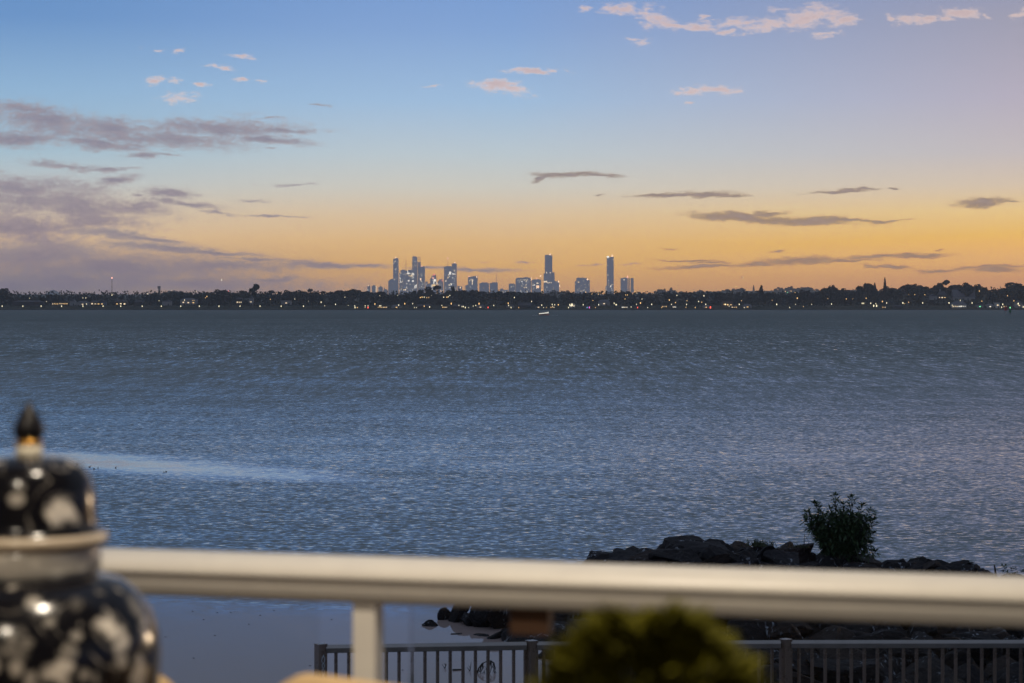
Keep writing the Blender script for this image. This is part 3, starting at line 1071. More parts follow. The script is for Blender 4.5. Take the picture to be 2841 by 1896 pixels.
tower("small arched block with a red lamp beside the pyramid tower", 1212, 1230, [(1214, 1229, 780, 778), (1218, 1228, 775.5, 775)], 4, beacons=[(1226.5, 779, 4, 5, L_RED)], dD=60, seed=16,
      fixed=[(1223, 808, 2.5, 3, L_BEAC), (1227, 808, 2, 4, L_WHITE)])
tower("dark wide tower with an aerial and one blinding lamp", 1232, 1254, [(1232, 1254, 741, 741), (1234, 1240, 739.5, 739.5), (1244, 1252, 739.5, 739.5)], 14, aerials=[(1242.4, 719, 742)], beacons=[(1242.4, 717.5, 3.2, 6, L_ROSE)], seed=17,
      fixed=[(1249, 758, 5.2, 7.5, L_WHITE), (1244, 763, 2, 3, L_WARM), (1237.5, 780, 2.6, 3.6, L_WARM), (1243, 771, 2, 4, L_GOLD), (1246, 791, 2.2, 3.6, L_WARM), (1252.6, 789.5, 2.4, 5, L_WHITE)])
tower("grey tower with a roof light touching the aerial tower", 1254, 1269, [(1254.4, 1268, 733, 733), (1256, 1266, 732, 732)], 18, beacons=[(1263.5, 730, 2.8, 5, L_BEAC)], dD=-90, mull=[(1266.3, 1267, 735, 800)], seed=18,
      fixed=[(1258, 761, 4, 2.6, L_WHITE), (1264, 762, 4, 1.6, L_WARM), (1257, 771.5, 1.6, 3, L_WHITE)])
tower("low hazy block with a bright amber corner lamp", 1268, 1282, [(1268, 1281, 793, 795)], 0, beacons=[(1276.3, 798, 3.8, 6.4, L_BEAC)], dD=120, seed=19)
tower("slant-roofed tower with a lamp on both roof corners", 1290, 1326, [(1298.5, 1325, 770, 765), (1291, 1299, 792, 791)], 5, beacons=[(1301, 768, 3.2, 5.5, L_ROSE), (1322.6, 769, 3.8, 8, L_BEAC)], seed=20,
      fixed=[(1310.5, 783, 2, 15, L_WARM), (1307, 777, 1.4, 6, L_WARM), (1303, 779, 1.2, 3, L_WARM), (1313, 778, 1, 4, L_WARM)])
tower("plain unlit grey block between two gaps of sky", 1330, 1357, [(1330, 1356.6, 786, 786), (1334, 1352, 784.6, 784.6)], 1, seed=21)
tower("plain grey block with a thin spire", 1359, 1382, [(1359, 1380, 785.5, 785.5), (1368, 1381, 784, 784)], 1, aerials=[(1377.4, 758, 786)], seed=22)
tower("small hazy block with three dim lights near the woods", 1384, 1411, [(1386, 1396, 802, 802), (1396, 1410, 804, 804)], 6, dD=300, seed=23)
tower("low wing attached left of the broad office block", 1411, 1431, [(1411.4, 1430, 789, 789), (1413, 1420, 787, 787)], 5, dD=50, seed=24)
tower("broad office block with rows of small lit windows", 1430, 1474, [(1430.5, 1472.6, 774, 774), (1433, 1472, 771, 771), (1455, 1465, 769.5, 769.5)], 34, dep=60, seed=25,
      fixed=[(1453, 798, 1.6, 1.4, L_GOLD), (1456, 798, 1.6, 1.4, L_GOLD), (1459, 798, 2, 1.4, L_GOLD), (1462, 798, 1.6, 1.4, L_GOLD), (1448, 781, 1.6, 3, L_WHITE), (1459.5, 782, 1.4, 2.4, L_WARM)],
      beacons=[(1473.6, 775, 3, 8.5, L_BEAC)], mull=[(1472.7, 1474.2, 779, 805)])
tower("grey tower with one glaring square sign", 1475, 1502, [(1475.6, 1501.6, 777, 777), (1478, 1490, 775.4, 775.4)], 6, dD=70, seed=26,
      fixed=[(1492, 796, 7.4, 7, L_BEAC), (1483, 791, 2.4, 2.4, L_WHITE), (1479.6, 792, 2, 2, L_WHITE), (1492, 786.5, 6, 2.2, L_WARM)], aerials=[(1489.4, 772, 777), (1500.6, 768, 777)],
      beacons=[(1489.4, 772, 2.8, 4.5, L_ROSE), (1500.6, 766, 3.2, 6.4, L_BEAC)])
tower("tallest stepped skyscraper with shoulders and wide base", 1508, 1552, [(1511.6, 1532.4, 709, 709), (1514, 1524, 707.6, 708), (1508.4, 1533, 759, 759), (1533, 1538.6, 756, 756), (1508.4, 1551.6, 781, 780)], 6, seed=27, wy=(785, 806), dep=46,
      beacons=[(1526.4, 706.6, 3.6, 6.6, L_BEAC), (1549.4, 782, 3.4, 5.4, L_BEAC)], mull=[(1521, 1522, 712, 756), (1531, 1532.6, 757, 780)],
      fixed=[(1513, 782, 9.4, 4, L_WARM), (1516.4, 757, 1.6, 4.4, L_WARM), (1526.6, 757.5, 1.6, 3.4, L_WARM), (1519, 785, 1.8, 2.4, L_WARM), (1522, 785, 1.8, 2, L_WARM), (1525, 785, 1.8, 2, L_WARM), (1529.4, 785, 2, 2.4, L_WARM), (1552.6, 794, 2.2, 7, L_BEAC)])
tower("square crowned block with a roof lamp, standing alone", 1595, 1636, [(1595, 1636, 780.5, 777), (1599.4, 1628, 772, 772), (1601, 1622, 771, 771)], 20, seed=28, dep=60, beacons=[(1629.6, 776.5, 3.6, 7, L_BEAC)], mull=[(1628.6, 1630, 780, 800)])
tower("slim twin-slab tower with two bright lamps on its crown", 1680, 1703, [(1683.6, 1702.4, 714.4, 713), (1680, 1684, 795, 795)], 22, dep=44, seed=29, mull=[(1691.6, 1692.4, 718, 800), (1693, 1701.6, 750.4, 751.4)],
      beacons=[(1686.4, 713.6, 7, 6, L_WHITE), (1698, 710.6, 3.8, 7.4, L_BEAC)], fixed=[(1694, 795, 2.4, 4, L_WHITE), (1686.4, 764, 1.6, 3, L_WARM), (1697.6, 808, 2, 4, L_WHITE)])
tower("split slab block with pale ribs and a roof beacon", 1722, 1759, [(1722, 1741, 772.5, 772)], 0, seed=30, dep=50, beacons=[(1740.6, 769, 3.6, 7, L_ROSE)], fixed=[(1731, 776.4, 2, 3.6, L_WARM)],
      slabs=[(1743, 1744.4, 772, 812), (1746.4, 1747.8, 772, 812), (1750.4, 1757.6, 772, 812)])

# ------------------------------------------------------------------ houses on the far shore
B_WHITE = glow('boat_light', (1.0, 0.94, 0.80), 0.85)
H_WARM = glow('house_window_warm', (1.0, 0.76, 0.46), 1.1)
H_WHITE = glow('house_window_white', (1.0, 0.92, 0.74), 1.3)
H_GOLD = glow('house_window_gold', (1.0, 0.62, 0.24), 1.1)
WALL = {'dark': material('house_wall_dark', (0.05, 0.048, 0.05), scale=.6), 'pale': material('house_wall_pale', (0.36, 0.34, 0.33), scale=.6),
        'warm': material('house_wall_cream', (0.20, 0.16, 0.12), scale=.6), 'blue': material('house_wall_blue', (0.16, 0.20, 0.26), scale=.6),
        'lit': material('house_wall_white', (0.55, 0.53, 0.48), scale=.6), 'white': material('house_wall_bright', (0.7, 0.67, 0.62), scale=.6),
        'orange': material('house_wall_tan', (0.18, 0.13, 0.10), scale=.6)}
ROOF = {'dark': material('roof_dark', (0.055, 0.05, 0.055), scale=.5), 'pale': material('roof_pale', (0.13, 0.125, 0.14), scale=.5)}
rg = random.Random(21)
hl = [h[7] for h in HOUSES]
for (p0, p1, yg, ye, yr, roof, wall, label) in HOUSES:
    D = SHORE + (6 if yg > 850 else 14)
    if yg < 842:
        D = SHORE + 30
    if roof == 'hall' or (p0, p1) in ((2580, 2600), (2602, 2626)):
        D = 2325
    if yg < 824:
        D = 5000
    k = D / FPX
    cx = (p0 + p1) / 2
    X = (cx - 1420.5) * k
    zg = land_z(D, X) - .2
    w = (p1 - p0) * k
    ze = CAMZ + (HY - ye) * k - zg
    zr = CAMZ + (HY - yr) * k - zg
    ze = max(ze, 1.8)
    dep = min(max(6.0, w * .55), 14)
    t = thing('house' if yg < 858 or w > 5 else 'hut', label, 'house' if 'house' in label or 'hall' in label else 'building', (X, D, zg), 0, 'buildings of the far shore')
    mb = MB()
    mb.box((0, dep / 2, ze / 2), (w, dep, ze))
    put('wall', mb, WALL[wall], t)
    mb = MB()
    e = .4
    if roof == 'flat':
        mb.box((0, dep / 2, ze + .2), (w + .8, dep + .8, max(.35, (zr - ze) * .4)))
    elif roof in ('gable', 'hall'):
        if roof == 'gable' and w < 9:   # gable end faces the bay
            mb.add([(-w / 2 - e, -e, ze), (w / 2 + e, -e, ze), (0, -e, zr), (-w / 2 - e, dep + e, ze), (w / 2 + e, dep + e, ze), (0, dep + e, zr)],
                   [(0, 1, 2), (5, 4, 3), (1, 4, 5, 2), (0, 2, 5, 3), (0, 3, 4, 1)])
        else:                           # ridge runs along the bay
            mb.add([(-w / 2 - e, -e, ze), (w / 2 + e, -e, ze), (w / 2 + e, dep + e, ze), (-w / 2 - e, dep + e, ze), (-w / 2 - e, dep / 2, zr), (w / 2 + e, dep / 2, zr)],
                   [(0, 1, 5, 4), (2, 3, 4, 5), (0, 4, 3), (1, 2, 5), (3, 2, 1, 0)])
    else:
        q = w * .22
        mb.add([(-w / 2 - e, -e, ze), (w / 2 + e, -e, ze), (w / 2 + e, dep + e, ze), (-w / 2 - e, dep + e, ze), (-w / 2 + q, dep / 2, zr), (w / 2 - q, dep / 2, zr)],
               [(0, 1, 5, 4), (2, 3, 4, 5), (0, 4, 3), (1, 2, 5), (3, 2, 1, 0)])
    put('roof', mb, ROOF['pale' if wall in ('pale', 'white', 'lit') else 'dark'], t)
    if 'chimney' in label:
        mb = MB()
        mb.box((-w * .2, dep / 2, zr + .2), (.9, .9, 3.0))
        put('chimney', mb, WALL['pale'], t)
    nwin = {'dark': 0, 'pale': 1, 'warm': 4, 'blue': 1, 'lit': 7, 'white': 1, 'orange': 3}[wall]
    if 'terrace' in label:
        nwin = 7
    if 'row of orange' in label:
        nwin = 6
    if 'two orange' in label or 'three yellow' in label or 'lit windows' in label or 'pair of orange' in label or 'thin orange' in label:
        nwin = 3
    if roof == 'hall' or 'gable' in label and wall == 'pale':
        nwin = 0
    mats = {'warm': [H_GOLD, H_GOLD, H_WARM], 'lit': [H_WHITE, H_WARM, H_WHITE], 'orange': [H_GOLD], 'white': [H_WARM]}.get(wall, [H_WARM, H_GOLD])
    if 'green' in label:
        mats = [L_GREEN]
    if 'cool white' in label:
        mats = [H_WHITE]
    for i in range(nwin):
        u = (i + .5) / nwin
        ww = w / nwin * rg.uniform(.3, .6)
        ww = min(ww, 1.5)
        hh = min(ze * .4, rg.uniform(.5, 1.2))
        lit(t, 'lit_window', rg.choice(mats), ((u - .5) * w * .92, -.06, ze * rg.choice([.5, .5, .55])), (ww, .1, hh))
    # dark unlit door
    mb = MB()
    mb.box((w * .18, -.05, min(1.05, ze * .4)), (1.0, .08, min(2.1, ze * .8)))
    put('door', mb, WALL['dark'], t)

# ------------------------------------------------------------------ lamps along the far shore
WH, OR, RD, GRN, BLU, VIO, MAG = 'white', 'orange', 'red', 'green', 'blue', 'violet', 'magenta'
LAMPS = [(x, 850, WH, 1.15) for x in (6, 63.5, 114, 171, 230, 286, 335, 394.5, 447.5, 501.5, 553, 607.5, 666, 721.4, 780, 842)]
LAMPS += [(67, 841, WH, 1.4), (82, 828, WH, .8), (129, 837, WH, .7), (180, 841, WH, 1.5), (230, 827, WH, .8), (238, 827, WH, 1), (240, 844, WH, .9), (441, 835, WH, .9), (512, 833, WH, 1.2),
          (535, 834, OR, .8), (539, 834, OR, .7), (574, 823, OR, 1.1), (570, 827, OR, .8), (634, 808, RD, 1.1), (410, 816, WH, 1.3), (476, 807, WH, .8), (545, 809, WH, .8), (750, 831, OR, .9), (818, 830, WH, .9),
          (856, 836, WH, .5), (891, 839, WH, 1.2), (901, 849, WH, .7), (931, 845, WH, 1.1), (957, 825, WH, .9), (966, 848, WH, .6), (984, 849, WH, .9), (985, 857, WH, 1.4), (991, 857, OR, .9),
          (1013, 849, WH, 1), (1021, 849, WH, .8), (1021, 858, RD, 1.5), (1013, 858, WH, .6), (1040, 844, OR, 1.3), (1053, 849, WH, 1), (1056.5, 849, WH, 1), (1054, 821, WH, .8), (1103, 820, WH, .8),
          (1106, 847, WH, 1.1), (1123, 843, OR, 1.3), (1145, 843, WH, .9), (1150, 857, WH, .7), (1155.5, 857, WH, .7), (1166, 826, OR, 1.2), (1171, 825, OR, 1.3), (1177, 825, WH, 1.2), (1184, 826, OR, .9),
          (1190, 826, OR, .9), (1177, 850, OR, 1), (1192, 852, WH, 1.2), (1197, 820, WH, .8), (1231, 825, WH, 1.2), (1226, 848, WH, .9), (1240, 825, OR, 1.3), (1244, 824, WH, 1), (1248, 820, WH, 1.4), (1252, 843, OR, 1.4),
          (1264, 806, WH, .9), (1276, 799, OR, 1.0), (1273, 848, WH, .9), (1282, 851, WH, 1), (1286, 851, WH, 1), (1291, 858, WH, 1.2), (1300, 856, WH, .6), (1313, 850, WH, .8), (1320, 848, WH, .9), (1329, 843, OR, 1.5),
          (1354, 858, RD, 1.3), (1370, 848, WH, 1), (1410, 842, OR, 1.3), (1411, 848, WH, 1), (1418, 858, WH, 1), (1427, 826, WH, 1.2), (1439, 857, OR, .8), (1475, 837, WH, 1.1), (1503, 847, WH, 1.1), (1503, 805, OR, 1.3),
          (1503, 812, WH, .8), (1508, 858, WH, .7), (1516, 857, OR, .6), (1532, 845, WH, 1), (1533, 850, WH, .7), (1539, 846, WH, .9), (1549, 846, OR, 1.2), (1577, 855, WH, 1), (1581, 846, WH, 1.1), (1587, 846, WH, 1.9),
          (1618, 846, WH, 1), (1629, 857, BLU, 1.1), (1635, 857, MAG, 1.4), (1625, 811, OR, 1.5), (1642, 816, OR, 1.1), (1660, 817, OR, 1.1), (1660, 811, WH, .8), (1677, 811, WH, .7), (1645, 834, OR, .8), (1661, 846, WH, 1.1), (1652, 855, OR, .7),
          (1704, 842, WH, 1.1), (1709, 846, WH, 1.2), (1711, 846, WH, .8), (1734, 830, OR, 1), (1736, 819, OR, 1.2), (1741, 819, OR, 1.4), (1751, 852, WH, .8), (1762, 810, OR, 1.2), (1767, 814, WH, .9), (1766, 845, WH, .9), (1769, 857, RD, 1.2),
          (1777, 841, OR, 1.4), (1781, 830, WH, .9), (1797, 857, WH, .8), (1808, 845, WH, 1.2), (1836, 856, OR, .8), (1857, 833, OR, 1.5), (1863, 845, WH, .9), (1874, 840, OR, 1), (1878, 820, WH, 1.4), (1906, 835, OR, .9),
          (1905, 845, WH, 1.1), (1903, 853, OR, .7), (1929, 856, OR, .9), (1938, 837, WH, 1.2), (1947, 839, OR, .9), (1953, 821, WH, 1.4), (1958, 845, WH, 1.1), (1971, 856, RD, 1.9), (2013, 845, WH, 1.2), (2023, 850, WH, .8),
          (2051, 845, WH, 1.2), (2057, 835, OR, .9), (2065, 857, WH, .8), (2042, 796, OR, 1.3), (2142, 834, OR, .7), (2155, 845, WH, 1.3), (2179, 809, OR, 1.2), (2185, 812, GRN, 1.2), (2195, 809, OR, 1), (2206, 812, OR, 1.1),
          (2212, 828, OR, 1.5), (2191, 856, WH, .9), (2207, 845, WH, .7), (2229, 851, OR, .8), (2252, 845, WH, .8), (2307, 844, WH, 1.1), (2297, 829, OR, .7), (2348, 830, OR, 1.1), (2366, 830, OR, .6), (2403, 828, OR, 1.2), (2392, 842, WH, 1.2),
          (2396.5, 842, WH, 1.1), (2416, 842, WH, 1.1), (2424, 849, WH, 1.6), (2432, 849, WH, 1.7), (2430, 843, WH, .9), (2448, 837, OR, 1.5), (2460, 841, WH, 1.1), (2505, 841, WH, 1.4), (2510, 843, OR, .6), (2521, 818, OR, .9), (2538, 818, OR, 1.2), (2566, 818, OR, 1.3),
          (2521, 839, OR, .9), (2560, 841, WH, 1.2), (2633, 841, WH, 1.3), (2642, 847, WH, .8), (2664, 834, WH, 1.1), (2697, 841, WH, 1.2), (2717, 808, OR, 1.5), (2724, 836, OR, 1.1), (2765, 841, WH, 1.2), (2779, 853, WH, 1.1),
          (2782, 845, WH, 1.3), (2795, 821, OR, 1), (2813, 835, OR, 1.1), (2825, 843, WH, 1.5), (2834, 841, WH, 1.4), (2839, 852, WH, 1.2)]
LGLOW = {WH: glow('lamp_white', (1.0, .87, .54), 1.8), OR: glow('lamp_orange', (1.0, .58, .20), 1.9), RD: glow('lamp_red', (1, .10, .06), 2.4), GRN: L_GREEN, BLU: L_BLUE, MAG: L_MAG}
m_pole = material('lamp_pole_paint', (0.05, 0.05, 0.055), scale=2)
pole_me = MB().tube([(0, 0, 0), (0, 0, 1)], [.11, .07], 6).mesh('pole')
pole_me.materials.append(m_pole)
items = []
for px, py, c, s in LAMPS:
    lvl = 'tall' if py < 838 else ('low' if py > 853 else 'mid')
    lead = {'tall': "tall {} lamp above the trees", 'mid': "{} promenade lamp", 'low': "{} light at the waterline"}[lvl].format(c)
    items.append((px, c + lvl, lead))
for (px, py, c, s), lab in zip(LAMPS, place_labels(items)):
    s *= 1.0 if py > 838 else (.85 if py > 820 else .66)
    D = SHORE + 5.2 if py > 842 else (SHORE + 21 if py > 830 else SHORE + 24)
    p = W(px, py, D)
    zg = land_z(D, p.x) - .1
    h = max(.9, p.z - zg)
    t = thing('street_lamp', lab, 'lamp', (p.x, D, zg), 0, 'lamps of the far shore')
    pl = bpy.data.objects.new('pole', pole_me)
    pl.scale = (1, 1, h)
    pl.parent = t
    C.objects.link(pl)
    lit(t, 'lantern', LGLOW[c], (0, 0, h), (.56 * s, .56 * s, 1.2 * s), 'globe')

# ------------------------------------------------------------------ masts, aircraft, boat, channel markers
D = 2320.0
for px, ytop, label, lights in ((310.5, 771, "tall thin radio mast with a rose lamp on its tip", [(771.5, .8, L_ROSE), (813, .8, LGLOW[WH]), (818, 1.0, LGLOW[WH])]),
                                (441.5, 795, "short lattice mast on the hazy hill, unlit", [])):
    if not lights:
        D = 5200.0
    X = (px - 1420.5) / FPX * D
    zg = land_z(D, X)
    H = CAMZ + (HY - ytop) / FPX * D - zg
    t = thing('radio_mast', label, 'mast', (X, D, zg))
    a, b = (.55, .16) if lights else (2.6, 2.0)
    mb = MB()
    for k in range(3):
        q = k / 3 * math.tau
        mb.tube([(math.cos(q) * a, math.sin(q) * a, 0), (math.cos(q) * b, math.sin(q) * b, H)], .07 if lights else .5, 5)
    for k in range(24):
        z0, z1 = H * k / 24, H * (k + 1) / 24
        r0, r1 = a + (b - a) * k / 24, a + (b - a) * (k + 1) / 24
        for j in range(3):
            q0, q1 = j / 3 * math.tau, (j + 1) / 3 * math.tau
            mb.tube([(math.cos(q0) * r0, math.sin(q0) * r0, z0), (math.cos(q1) * r1, math.sin(q1) * r1, z1)], .05 if lights else .3, 4)
    put('lattice', mb, m_steel, t)
    if not lights:
        mb = MB()
        mb.box((0, 0, H - 2), (6, 6, 5))
        put('antenna_head', mb, m_steel, t)
    for y, s, m in lights:
        lit(t, 'warning_lamp', m, (0, 0, CAMZ + (HY - y) / FPX * D - zg), (s, s, s * 1.9), 'globe')

m_alu = material('aircraft_skin', (0.45, 0.45, 0.47), scale=.3, rough=.4)
for px, py, label in ((614, 777, "aircraft with a pale landing light above the dark woods"), (2059, 770, "aircraft with an amber landing light over the hazy hill")):
    D = 5200.0
    t = thing('aircraft', label, 'aircraft', W(px, py, D), R(12))
    mb = MB()
    mb.tube([(0, -5, 0), (0, -4.4, .1), (0, -3, .2), (0, 2, .2), (0, 5, .5)], [.1, .5, .75, .7, .15], 10)
    put('fuselage', mb, m_alu, t)
    mb = MB()
    mb.add([(-6, .6, .3), (-6, 1.3, .3), (0, 1.2, .05), (6, 1.3, .3), (6, .6, .3), (0, -.8, .05), (-6, .6, .42), (-6, 1.3, .42), (0, 1.2, .3), (6, 1.3, .42), (6, .6, .42), (0, -.8, .3)],
           [(0, 1, 2, 5), (5, 2, 3, 4), (11, 8, 7, 6), (10, 9, 8, 11), (0, 5, 11, 6), (5, 4, 10, 11), (1, 7, 8, 2), (2, 8, 9, 3), (0, 6, 7, 1), (4, 3, 9, 10)])
    put('wing', mb, m_alu, t)
    mb = MB()
    mb.box((0, 4.6, 1.3), (.15, 1.0, 1.8))
    mb.box((0, 4.7, .6), (4, .9, .12))
    put('tail', mb, m_alu, t)
    lit(t, 'landing_light', H_WARM if px > 1000 else H_WHITE, (0, -5.6, -.4), (1.9, 1.4, 3.2), 'globe')

# motorboat
D = 1304.0
t = thing('motorboat', "white lit motorboat with a red hull crossing the bay before the tallest skyscraper", 'boat', ((1509 - 1420.5) / FPX * D, D, 0.0), R(4))
st = [(-2.9, .95, .55), (-1.5, 1.05, .55), (.2, 1.0, .62), (1.7, .7, .78), (2.9, .06, .95)]     # x, half beam, sheer height


def boat_hull(z0f, z1f):
    mb = MB()
    vs, fs = [], []
    for x, b, zz in st:
        for y, zf in ((-b * .75, z0f), (-b, z1f), (b, z1f), (b * .75, z0f)):
            vs.append((x, y, zz * zf))
    for i in range(len(st) - 1):
        for k in range(4):
            fs.append((i * 4 + k, (i + 1) * 4 + k, (i + 1) * 4 + (k + 1) % 4, i * 4 + (k + 1) % 4))
    fs += [(3, 2, 1, 0), tuple(len(vs) - 4 + k for k in range(4))]
    return mb.add(vs, fs)


put('hull', boat_hull(-.35, .55), material('red_hull_paint', (0.55, 0.06, 0.03), scale=2, rough=.4), t)
put('topside', boat_hull(.56, 1.3), material('white_gelcoat', (0.62, 0.62, 0.60), scale=2, rough=.3), t)
mb = MB()
mb.box((1.2, 0, 1.25), (1.4, 1.3, .7))
mb.box((1.0, 0, 1.75), (1.9, 1.6, .10))
cab = put('cabin', mb, material('white_cabin', (0.8, 0.8, 0.78), scale=2, rough=.3), t)
mb = MB()
mb.box((-3.0, 0, .55), (.35, .4, 1.0))
put('outboard_motor', mb, material('motor_black', (0.03, 0.03, 0.03), scale=2), t)
for i in range(7):
    lit(t, 'deck_light', B_WHITE, (-2.4 + i * .72, -1.08, .86 + .07 * i), (.68, .12, .42))
lit(t, 'cabin_light', B_WHITE, (2.2, -.6, 1.5), (.5, .4, .6))
mb = MB()
for i in range(9):
    mb.tube([(-3.2 - i * .35, -.5 - .05 * i, .02), (-3.5 - i * .35, -.5 - .05 * i, .03)], [.10, .05], 5)
for i in range(5):
    mb.tube([(3.3 + i * .9, -.8, .01), (4.0 + i * .9, -.85, .015)], [.05, .03], 5)
put('wake_foam', mb, material('foam_white', (0.6, 0.62, 0.64), scale=3), t)

for px, py0, col, label, sq in ((2790, 873, (0.5, 0.03, 0.03), "red channel marker box on a white pile in the bay", True), (2802.4, 874, (0.02, 0.16, 0.05), "green lit channel marker on a dark pile in the bay", False)):
    D = CAMZ * FPX / (py0 - HY)
    t = thing('channel_marker', label, 'marker', ((px - 1420.5) / FPX * D, D, 0), 0, 'channel markers in the bay')
    k = D / FPX
    mb = MB()
    mb.tube([(0, 0, -1), (0, 0, (py0 - 849) * k)], .2, 8)
    put('pile', mb, material('marker_pile_white' if sq else 'marker_pile_dark', (.6, .58, .56) if sq else (.03, .05, .04), scale=2), t)
    mb = MB()
    if sq:
        mb.box((0, 0, (py0 - 857) * k), (7 * k, 7 * k, 10 * k))
    else:
        mb.lathe([(3.6 * k, (py0 - 867) * k), (3.2 * k, (py0 - 863) * k), (.5 * k, (py0 - 856) * k)], 4)
    put('daymark', mb, material('daymark_red' if sq else 'daymark_green', col, scale=2), t)
    mb = MB()
    mb.tube([(0, 0, (py0 - 852) * k), (0, 0, (py0 - 848) * k)], .25, 8)
    if sq:
        put('lantern', mb, m_steel, t)
    else:
        lit(t, 'lantern', L_GREEN, (0, 0, (py0 - 854) * k), (3.2 * k, 3.2 * k, 5 * k), 'globe')
LAMP_W = (30.0, 30.0)
# ------------------------------------------------------------------ breakwater of boulders
rg = random.Random(77)


def rock_mesh(seed):
    r = random.Random(seed)
    bm_v, bm_f = [], []
    import bmesh
    bm = bmesh.new()
    bmesh.ops.create_icosphere(bm, subdivisions=4, radius=1.0)
    planes = [(rvec(r).normalized(), r.uniform(.40, .74)) for _ in range(11)]
    sc = Vector((r.uniform(.95, 1.35), r.uniform(.8, 1.1), r.uniform(.62, .9)))
    for v in bm.verts:
        p = v.co.copy()
        for nrm, d in planes:
            e = p.dot(nrm) - d
            if e > 0:
                p -= nrm * e * .985
        k = mnoise.noise(p * 2.3 + Vector((seed, 0, 0))) * .04 + mnoise.noise(p * 6 + Vector((0, seed, 0))) * .06 + mnoise.noise(p * 15) * .035
        p += p.normalized() * k
        v.co = Vector((p.x * sc.x, p.y * sc.y, p.z * sc.z)) * .80
    me = bpy.data.meshes.new('boulder')
    bm.to_mesh(me)
    bm.free()
    return me


def rock_material(name, c0, c1, streak):
    m = bpy.data.materials.new(name)
    m.use_nodes = True
    t = m.node_tree
    q = G(t)
    b = t.nodes['Principled BSDF']
    P = q.n('ShaderNodeTexCoord').outputs['Object']
    oi = q.n('ShaderNodeObjectInfo').outputs['Random']
    Pn = q.v('ADD', P, q.xyz(q.m('MULTIPLY', oi, 37.0), q.m('MULTIPLY', oi, 11.0), 0.0))
    n1 = q.noise(Pn, 3.0, 6, .65)
    n2 = q.noise(q.mapv(Pn, rot=(.5, .4, .3), scale=(1, 1, 5)), 3.5, 5, .6)
    col = q.mix(q.rng(n1, .32, .68), c0, c1)
    col = q.mix(q.rng(n2, .52, .62, 0, .6), col, tuple(x * .55 for x in c0[:3]) + (1,))
    # bird droppings run down the faces in pale streaks
    s = q.noise(q.mapv(Pn, scale=(3.2, 3.2, .55)), 2.2, 4, .6)
    g2 = q.noise(Pn, .9, 2, .5)
    f = q.m('MULTIPLY', q.rng(s, .58, .66), q.rng(g2, .47, .57, 0, streak))
    col = q.mix(f, col, (.34, .37, .42, 1))
    q.set(b.inputs['Base Color'], col)
    b.inputs['Roughness'].default_value = .8
    b.inputs['Specular IOR Level'].default_value = .18
    bn = q.n('ShaderNodeBump')
    bn.inputs['Strength'].default_value = .7
    bn.inputs['Distance'].default_value = .05
    q.set(bn.inputs['Height'], q.m('ADD', q.noise(Pn, 9, 6, .7), n2))
    t.links.new(bn.outputs[0], b.inputs['Normal'])
    return m


m_rock = [rock_material('basalt_rock', (.012, .011, .014, 1), (.024, .021, .022, 1), .85),
          rock_material('brown_rock', (.020, .014, .013, 1), (.036, .025, .022, 1), .7),
          rock_material('grey_rock', (.022, .022, .026, 1), (.040, .037, .039, 1), 1.0)]
ROCKS = []
for i in range(12):
    me = rock_mesh(100 + i)
    me.materials.append(m_rock[[0, 0, 1, 0, 2, 1, 0, 0, 2, 0, 1, 0][i]])
    ROCKS.append(me)
CREST = [(1330, 1668), (1420, 1610), (1560, 1585), (1620, 1568), (1655, 1540), (1710, 1538), (1770, 1526), (1830, 1516), (1885, 1496), (1960, 1498), (2000, 1504), (2040, 1514),
         (2150, 1512), (2220, 1512), (2250, 1526), (2330, 1534), (2410, 1543), (2510, 1549), (2600, 1551), (2660, 1556), (2700, 1568), (2735, 1590), (2800, 1589), (2950, 1586)]


def crest_z(px, D=57.0):
    return CAMZ + (HY - interp(CREST, px)) / FPX * D


def bank_z(px, D):
    """Height of the boulder bank: its crest stands 57 m out, and it falls towards the near water."""
    cz = crest_z(px)
    near = interp([(1330, 51.0), (1400, 47.0), (1430, 45.0), (1480, 42.0), (1600, 40.0), (1720, 32.0), (2900, 27.0)], px)
    if D >= 57:
        return cz - (D - 57) * .55
    t = sm(D, near, 57)
    return -.35 + (cz + .35) * t ** .8


def rock(px, D, z, s, rot=None, me=None, label=None, name='boulder', top=False):
    o = bpy.data.objects.new(name, me or rg.choice(ROCKS))
    x = (px - 1420.5) / FPX * D
    o.rotation_euler = rot or (rg.uniform(-.5, .5), rg.uniform(-.5, .5), rg.uniform(0, 6.28))
    o.scale = (s, s, s) if not isinstance(s, tuple) else s
    if top:      # z is the height its highest point reaches
        M = o.rotation_euler.to_matrix() @ Matrix.Diagonal(o.scale)
        z -= max((M @ v.co).z for v in list(o.data.vertices)[::5])
    o.location = (x, D, z)
    C.objects.link(o)
    tag(o, label or "dark rough boulder packed into the breakwater heap", 'boulder', 'boulders heaped in the breakwater')
    return o


# small rocks standing in the calm water at the tip
rock(1192, 52.3, .02, (.30, .24, .20), (0, 0, 0), ROCKS[1], "lone low rock in the calm water, farthest from the breakwater")
rock(1239, 53.4, .07, (.24, .20, .34), (0, .1, .6), ROCKS[3], "small upright rock in the water beside the pointed rock")
rock(1274, 53.0, .16, (.30, .26, .56), (.1, .22, .2), ROCKS[9], "tall pointed rock rising from the water at the breakwater tip")
rock(1300, 52.5, .10, (.36, .3, .36), None, ROCKS[0], "dark rock leaning on the pointed rock at the breakwater tip")
rock(1330, 52.2, .12, (.46, .4, .40), None, ROCKS[6], "wide wet rock at the tip beside the submerged stones")
rock(1268, 51.0, -.02, (.18, .14, .12), None, ROCKS[7], "flat stone barely above the water under the pointed rock")
rock(1352, 53.4, .40, (.62, .55, .72), None, ROCKS[11], "bulky dark boulder closing the breakwater tip")
rock(1385, 52.0, .28, (.6, .5, .55), None, ROCKS[3])
rock(1330, 50.8, -.02, (.30, .24, .16), None, ROCKS[0])
